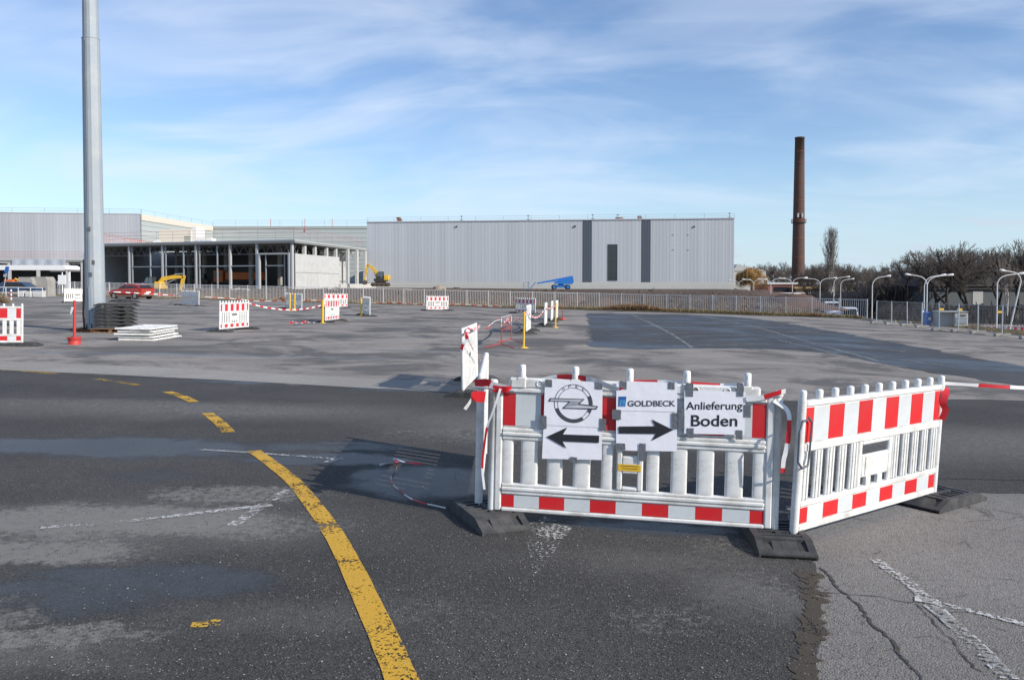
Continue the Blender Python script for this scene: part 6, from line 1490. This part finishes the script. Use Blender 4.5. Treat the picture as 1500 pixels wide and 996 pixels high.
# ================================================================== LAMPS
def lamp(px, base_py, top_py, Y, arms, label, lean=0.0, drop=0.0):
    b = P(px, base_py, Y); top_ = P(px, top_py, Y).z; hh = top_ - b.z; s = Y/1200
    t = empty('street_lamp', Matrix.Translation((b.x, Y, b.z)), label, 'street lamp', 'curved white street lamps')
    jx = lean * s; r = .045
    single = len(arms) == 1 or lean
    zj = hh * (.62 if not single else .70)
    zj = hh - (12 if hh/s > 45 else 7.5) * s * (1.15)
    MB().tube((0, 0, -.5), (jx, 0, zj), r*1.15, r*.9, 8).build('pole', lamp_w, t)
    for (dx, tip_py) in arms:
        ax = dx * s; az = P(px, tip_py, Y).z - b.z; pts = []
        for k in range(9):
            u = k/8; p0 = Vector((jx, 0, zj)); p1 = Vector((jx + ax*.06, 0, az - .02*hh)); p2 = Vector((jx + ax*.45, 0, az - .02*hh)) ; p3 = Vector((jx + ax*.84, 0, az))
            pts.append(p0*(1-u)**3 + p1*3*u*(1-u)**2 + p2*3*u*u*(1-u) + p3*u**3)
        am = MB().path(pts, r*.75, 6).build('arm', lamp_w, t)
        e0 = pts[-1]; d = (pts[-1]-pts[-2]).normalized(); q_ = d.to_track_quat('Z', 'Y'); L_ = abs(ax)*.34
        mb = MB(); prof_ = [(.04, 0), (.065, L_*.25), (.09, L_*.6), (.08, L_*.9), (.03, L_)]; mb.lathe(prof_, 10); mb.v = [tuple(e0 + q_ @ Vector(v)) for v in mb.v]; mb.build('lamp_head', lamp_w, t)
    return t
for i, (px, by, arms) in enumerate(((1082, 426, [(-13, 411), (15, 410)]), (1104, 427, [(-15, 409), (17, 409)]), (1129, 430, [(-17, 409), (18, 408)]), (1160.5, 433, [(-18, 408), (19, 407)]), (1201, 441, [(-21, 408), (21, 407.5)]))):
    lamp(px, by, 408, 118 - 8*i, arms, ('first', 'second', 'third', 'fourth', 'fifth')[i] + ' double-armed white lamp from the hall corner, counted to the right')
lamp(1221, 447, 406, 84, [(20, 406)], 'single-armed white lamp before the tall slim poplar, the left and higher of a pair')
lamp(1231, 447, 409, 90, [(17, 409)], 'single-armed white lamp before the tall slim poplar, the right and lower of a pair')
lamp(1277, 471, 405, 63.5, [(23, 405)], 'single-armed white lamp at the right end of the steel bar fence')
lamp(1353, 480, 405, 60, [(27, 403.5)], 'rear single-armed lamp of the close pair beside the blue toilet box')
lamp(1357, 480, 404, 56, [(-28, 403), (33, 403.5)], 'front double-armed lamp of the close pair beside the blue toilet box')
lamp(1459.5, 484, 402, 50, [(34, 401.5)], 'upright single-armed lamp at the right edge, crossing the leaning one')
lamp(1476, 484, 398, 48, [(-27, 397)], 'leaning lamp at the right picture edge with its arm reaching left', lean=18)

# ================================================================== TREES
class Tree:
    def __init__(s, seed): s.r = random.Random(seed); s.t = MB(); s.c = MB()
    def seg(s, a, b, r0, r1, trunk): (s.t if trunk else s.c).tube(a, b, r0, r1, 6 if trunk else 3, False, True)
    def grow(s, p, d, ln, rad, depth, spread, up, trunk=True, minr=.016):
        if depth == 0 or ln < .12: return
        n = 3; q = p.copy(); dd = d.copy()
        for i in range(n):
            dd = (dd + Vector((s.r.gauss(0, .10), s.r.gauss(0, .10), up * .06))).normalized(); nq = q + dd * ln/n
            s.seg(q, nq, rad*(1 - .25*i/n), rad*(1 - .25*(i+1)/n), trunk or rad > .045); q = nq
            if depth <= 5 and not trunk or i > 0:
                if s.r.random() < (.55 if not trunk else .45) and not (trunk and q.z < 1.6):
                    ax = dd.orthogonal().normalized(); ax.rotate(Matrix.Rotation(s.r.uniform(0, 2*PI), 3, dd)); nd = (dd * math.cos(spread) + ax * math.sin(spread) + Vector((0, 0, up*.15))).normalized()
                    s.grow(q, nd, ln * s.r.uniform(.5, .8), max(minr, rad*.5), depth-1, spread, up, False, minr)
        k = 2 if s.r.random() < .7 else 3
        for i in range(k):
            ax = dd.orthogonal().normalized(); ax.rotate(Matrix.Rotation(s.r.uniform(0, 2*PI), 3, dd)); sp = spread * s.r.uniform(.5, 1.0)
            nd = (dd * math.cos(sp) + ax * math.sin(sp) + Vector((0, 0, up*.12))).normalized()
            s.grow(q, nd, ln * s.r.uniform(.68, .86), max(minr, rad*.68), depth-1, spread, up, trunk and depth > 6 and i == 0 , minr)
def bare_tree(seed, h=9, depth=7, spread=.62, up=.6, bark_=bark, twig_=twig, rad=.22, minr=.011):
    T = Tree(seed); T.grow(Vector((0, 0, -.3)), Vector((0, 0, 1)), h*.24, rad, depth, spread, up, True, minr)
    zmax = max(v[2] for v in T.c.v); k = h / zmax
    for mb in (T.t, T.c): mb.v = [(x*k, y*k, z*k) for x, y, z in mb.v]
    return T.t.mesh('trunk', bark_), T.c.mesh('crown', twig_)
def poplar(seed, h=14, w_=2.2):
    rr = random.Random(seed); t = MB(); c = MB()
    for (x0, tl) in ((0, .95), (.5, .85), (-.4, .8)):
        p = Vector((x0*.4, 0, 0)); q = Vector((x0, 0, h*tl)); t.tube(p, p.lerp(q, .6), .16, .09, 6, False); t.tube(p.lerp(q, .6), q, .09, .02, 5, False)
    for k in range(150):
        z = h * (.16 + .8*rr.random()); a = rr.uniform(0, 2*PI); wmax = w_ * math.sin(PI * min(1, (z/h)*.9 + .08)) ** .7; L_ = rr.uniform(.6, 1) * wmax
        p = Vector((rr.uniform(-.3, .3), 0, z)); d = Vector((math.cos(a)*.38, math.sin(a)*.38, 1)).normalized(); q = p
        for i in range(4):
            nq = q + (d + Vector((rr.gauss(0, .12), rr.gauss(0, .12), .12*i))).normalized() * L_ * .55; c.tube(q, nq, .035 - .006*i, .030 - .006*i, 3, False)
            for j in range(3):
                e = nq + Vector((rr.gauss(0, .25), rr.gauss(0, .25), rr.uniform(.3, .9))); c.tube(nq, e, .016, .010, 3, False)
            q = nq
    return t.mesh('trunk', birch), c.mesh('crown', twig_l)
def willow(seed, h=6.0):
    rr = random.Random(seed); t = MB(); c = MB(); t.tube((0, 0, 0), (0, 0, h*.4), .3, .2, 7, False)
    for k in range(46):
        a = rr.uniform(0, 2*PI); r_ = rr.uniform(.5, 2.6); top_ = Vector((math.cos(a)*r_, math.sin(a)*r_, h*(.62 + .38*math.sqrt(max(0, 1-(r_/2.9)**2))) * rr.uniform(.85, 1))); c.tube((0, 0, h*.38), top_, .06, .03, 4, False)
        for j in range(34):
            p = top_ + Vector((rr.gauss(0, .35), rr.gauss(0, .35), rr.uniform(-.3, .25))); q = p + Vector((math.cos(a)*rr.uniform(0, .5), math.sin(a)*rr.uniform(0, .5), -.5)); e = q + Vector((rr.gauss(0, .1), rr.gauss(0, .1), -rr.uniform(.8, 2.6))); c.tube(p, q, .028, .024, 3, False); c.tube(q, e, .024, .012, 3, False)
    return t.mesh('trunk', bark), c.mesh('crown', willow_m)
OAKS = [bare_tree(s, 10, 7, .62, .5) for s in (3, 8)] + [bare_tree(21, 10, 7, .72, .35)]
SLIM = [bare_tree(s, 10, 7, .42, .9, bark, twig, .16) for s in (5, 13)]
BIRCH = [bare_tree(31, 10, 6, .40, .9, birch, twig_l, .13)]
def tree(kind, px, Y, top_py, label, zbase=None, group='bare trees beyond the yard', wide=1.0, cat='tree', rz=None):
    x = P(px, 415, Y).x; z0_ = terrain(x, Y) if zbase is None else zbase; h = zd(px, top_py, Y) - z0_; k = h / 10
    t = empty('bare_tree', Matrix.Translation((x, Y, z0_)) @ Matrix.Rotation(random.uniform(0, 6.28) if rz is None else rz, 4, 'Z') @ Matrix.Diagonal((k*wide, k*wide, k, 1)), label, cat, group)
    obj('trunk', kind[0], t); obj('crown', kind[1], t); return t
tree(OAKS[0], 1395, 78, 352, 'big dark spreading tree behind the container hut', wide=1.15, rz=.4)
tree(OAKS[1], 1430, 76, 360, 'big dark forked tree right of the container hut', wide=1.1, rz=2.1)
tree(OAKS[2], 1372, 88, 361, 'round-crowned bare tree left of the big spreading one', wide=1.1)
tree(OAKS[0], 1466, 92, 356, 'wide bare tree behind the crossing lamps', wide=1.1)
tree(OAKS[1], 1505, 84, 346, 'tall bare tree cut off by the right picture edge', wide=1.0)
tree(OAKS[2], 1330, 95, 374, 'low bushy bare tree between the fence end and the double lamp', wide=1.1)
tree(OAKS[0], 1308, 100, 388, 'low dark bare tree right of the fence-end lamp', wide=1.2)
tree(BIRCH[0], 1474, 70, 372, 'pale slender birch between the two right-hand lamps')
tree(BIRCH[0], 1264, 130, 386, 'pale thin birch rising out of the wood left of the fence-end lamp')
tree(BIRCH[0], 1222, 112, 392, 'white-stemmed birch in front of the poplar')
pp = poplar(4); wi = willow(2)
x = P(1217, 415, 125).x; t = empty('poplar_tree', Matrix.Translation((x, 125, -1.9)) @ Matrix.Scale((zd(1217, 341, 125) + 1.9)/14, 4), 'tall slim bare poplar right of the chimney, highest tree in view', 'tree'); obj('trunk', pp[0], t); obj('crown', pp[1], t)
x = P(1101, 415, 150).x; t = empty('willow_tree', Matrix.Translation((x, 150, -.5)) @ Matrix.Scale((zd(1101, 392, 150) + .5)/6, 4), 'orange-brown weeping willow behind the first double lamps', 'tree'); obj('trunk', wi[0], t); obj('crown', wi[1], t)
# the far wood: many trees that read as one mass
def forest(name, rows, kinds, seed, dens_m=twig):
    rr = random.Random(seed); V = []; Fc = []; off = 0
    for (px0, px1, Y, top_py, n) in rows:
        for k in range(n):
            px = px0 + (px1-px0)*(k + rr.random())/n; Y_ = Y + rr.uniform(-6, 6); x = P(px, 415, Y_).x; z0_ = -2.2
            tp = top_py if not isinstance(top_py, tuple) else top_py[0] + (top_py[1]-top_py[0])*(px-px0)/(px1-px0)
            h = (zd(px, tp, Y_) - z0_) * rr.uniform(.82, 1.04); kd = rr.choice(kinds); s_ = h/10; a = rr.uniform(0, 6.28); ca, sa = math.cos(a)*s_*1.15, math.sin(a)*s_*1.15
            for me in kd:
                nv = len(me.vertices); arr = np.empty(nv*3, 'f'); me.vertices.foreach_get('co', arr); arr = arr.reshape(-1, 3)
                out = np.column_stack((arr[:, 0]*ca - arr[:, 1]*sa + x, arr[:, 0]*sa + arr[:, 1]*ca + Y_, arr[:, 2]*s_ + z0_)); V.append(out)
                nl = len(me.loops); li = np.empty(nl, 'i'); me.loops.foreach_get('vertex_index', li); Fc.append(li.reshape(-1, 4) + off); off += nv
    V = np.vstack(V).astype('f'); Q = np.vstack(Fc).astype('i'); me = bpy.data.meshes.new(name)
    me.vertices.add(len(V)); me.vertices.foreach_set('co', V.ravel()); me.loops.add(Q.size); me.loops.foreach_set('vertex_index', Q.ravel())
    me.polygons.add(len(Q)); me.polygons.foreach_set('loop_start', np.arange(0, Q.size, 4, dtype='i')); me.polygons.foreach_set('loop_total', np.full(len(Q), 4, 'i')); me.update(calc_edges=True); me.materials.append(dens_m)
    print(name, len(Q)); return tag(obj(name, me), kind='stuff')
KD = [bare_tree(41, 10, 6, .50, .7, bark, twig, .13, .015), bare_tree(42, 10, 6, .55, .6, bark, twig, .14, .015), bare_tree(43, 10, 6, .42, .9, bark, twig, .12, .015)]
forest('far_wood', [(1175, 1300, 190, 390, 26), (1280, 1420, 170, (388, 368), 14), (1400, 1540, 150, 363, 12), (1180, 1330, 140, 402, 16), (1320, 1560, 120, (396, 376), 18), (1290, 1550, 108, 402, 26)], KD, 3)
forest('distant_wood', [(1070, 1240, 300, (385, 382), 30), (1074, 1200, 250, 394, 14), (740, 1070, 420, 397, 4)], KD, 9)
# clods and broken lumps on the soil of the building site
rr = random.Random(77); V = []; Fq = []
for k in range(9000):
    x = rr.uniform(-46, 34); y = fence_y(x) + 3 + 34 * rr.random(); s_ = rr.uniform(.04, .16) * (1 + 1.5 * (rr.random() > .95)); z = terrain(x, y); o = len(V)
    if (x < -36 and y > 128) : continue
    for a in range(4): an = a * PI/2 + rr.random(); V.append((x + math.cos(an)*s_*rr.uniform(.6, 1.3), y + math.sin(an)*s_, z - .03))
    V += [(x - s_*.3, y, z + s_*rr.uniform(.4, 1.0)), (x + s_*.35, y + .1*s_, z + s_*rr.uniform(.3, .9))]
    Fq += [(o, o+1, o+5), (o+1, o+2, o+4), (o+2, o+3, o+4), (o+3, o, o+5), (o+1, o+4, o+5), (o+3, o+5, o+4)]
me = bpy.data.meshes.new('soil_clods'); me.from_pydata(V, [], Fq); me.materials.append(mat('clod_soil', (.085, .06, .045), .95, var=.5, nscale=.6)); tag(obj('soil_clods', me), kind='stuff')
def bpt(rr):
    x = rr.uniform(-46, 27); y = fence_y(x) + rr.uniform(1.0, 16) * rr.random() + .8; return x, y, terrain(x, y), 1.5 if rr.random() > .8 else .8
grass('site_weeds', bpt, 16000, 0.22, gcols, 15)
# tangled undergrowth below the wood
rr = random.Random(12); V = []; Fq = []
for k in range(34000):
    px = rr.uniform(1188, 1560) if k % 3 else rr.uniform(1290, 1540); Y = rr.uniform(100, 140) if k < 24000 else rr.uniform(64, 96); x = P(px, 415, Y).x; z = -2.4; px = px if k < 24000 else max(px, 1300); x = P(px, 415, Y).x; hh = rr.uniform(.8, 4.2) * (1 if px > 1260 else .7) if k < 24000 else rr.uniform(.2, 1.9) * (.45 + 1.3 * abs(noise.noise(Vector((x*.22, Y*.3, 3))))); o = len(V); dx = rr.gauss(0, .5); wd = rr.uniform(.015, .05)
    V += [(x, Y, z), (x + wd*2, Y, z), (x + dx + wd, Y + rr.gauss(0, .3), z + hh), (x + dx, Y, z + hh)]; Fq.append((o, o+1, o+2, o+3))
me = bpy.data.meshes.new('undergrowth'); me.from_pydata(V, [], Fq); me.materials.append(twig); tag(obj('undergrowth', me), kind='stuff')
bu = MB(); rr = random.Random(8)
for k in range(220):
    a = rr.uniform(0, 2*PI); e = rr.uniform(.1, 1.5); p = Vector((0, 0, .1)); d = Vector((math.cos(a)*math.cos(e), math.sin(a)*math.cos(e), math.sin(e))) * rr.uniform(.4, .75); bu.tube(p, d, .02, .012, 3, False)
o = bu.build('dry_bush', mat('dry_bush_tan', (.30, .23, .14), .9, var=.3)); q = G(3, 446); o.location = (q.x, q.y, q.z); tag(o, 'round tan dry bush at the left picture edge behind the striped barrier', 'bush')
# rubble heaps on the site
def heap(px, py, Y, rx, h_, m, label, seed):
    rr = random.Random(seed); mb = MB(); n = 20; vs = []
    for j in range(7):
        for k in range(n):
            a = 2*PI*k/n; r_ = rx*(1 - j/6.5); z = h_ * (1 - (1 - j/6.0)**1.6); w_ = 1 + .3*noise.noise(Vector((math.cos(a)*1.5, math.sin(a)*1.5, j*.5 + seed))); vs.append((r_*w_*math.cos(a), r_*.6*w_*math.sin(a), z*w_))
    mb.add(vs, [(j*n+k, j*n+(k+1) % n, (j+1)*n+(k+1) % n, (j+1)*n+k) for j in range(6) for k in range(n)], True); mb.add(vs[-n:], [tuple(range(n))])
    for k in range(80): a = rr.uniform(0, 2*PI); r_ = rx*rr.random()**.5; s_ = rr.uniform(.03, .15); c = Vector((r_*math.cos(a), r_*.6*math.sin(a), h_*(1-r_/rx)*.9)); mb.box(c.x-s_, c.x+s_, c.y-s_, c.y+s_, c.z-s_, c.z+s_*.7)
    o = mb.build('rubble_heap', m); q = P(px, py, Y); o.location = (q.x, Y, q.z - .15); tag(o, label, 'heap', 'heaps on the building site'); return o
sandy = mat('sandy_spoil', (.32, .26, .19), .95, var=.25, nscale=1, bump=.8, bscale=4); dkso = mat('dark_spoil', (.10, .07, .055), .95, var=.3, nscale=1, bump=.8, bscale=4); grysp = mat('grey_rubble', (.38, .36, .32), .95, var=.25, nscale=2, bump=.8, bscale=4)
heap(643, 424, 128, 1.3, .75, sandy, 'small sandy heap at the foot of the silver hall', 1); heap(667, 425, 126, 1.5, .55, dkso, 'small dark heap right of the sandy one at the hall foot', 2)
heap(480, 431, 112, 2.6, 1.0, grysp, 'pale grey rubble heap behind the fence below the concrete panels', 3); heap(598, 432, 108, 2.6, .9, sandy, 'pale rubble patch behind the fence right of the raised excavator', 4)
heap(352, 431, 108, 3.2, .9, grysp, 'long low grey rubble heap behind the fence before the open wing', 5); heap(302, 430, 108, 2.2, .7, dkso, 'dark low heap behind the fence right of the reaching excavator arm', 6)
heap(836, 444, 84, 2.4, .9, dkso, 'dark soil heap close behind the fence below the blue lift', 7); heap(882, 448, 82, 3.4, .9, dkso, 'wide dark soil heap close behind the fence below the window', 8)
heap(1160, 452, 82, 5.0, 1.5, mat('reddish_spoil', (.10, .062, .048), .95, var=.25, nscale=1, bump=.8, bscale=4), 'reddish brown spoil slope behind the right part of the fence', 9)
heap(980, 432, 112, 9, .5, dkso, 'long brown dirt bank at the right end of the hall', 10); heap(1100, 434, 105, 8, .9, dkso, 'brown dirt bank before the double-armed lamps', 11)
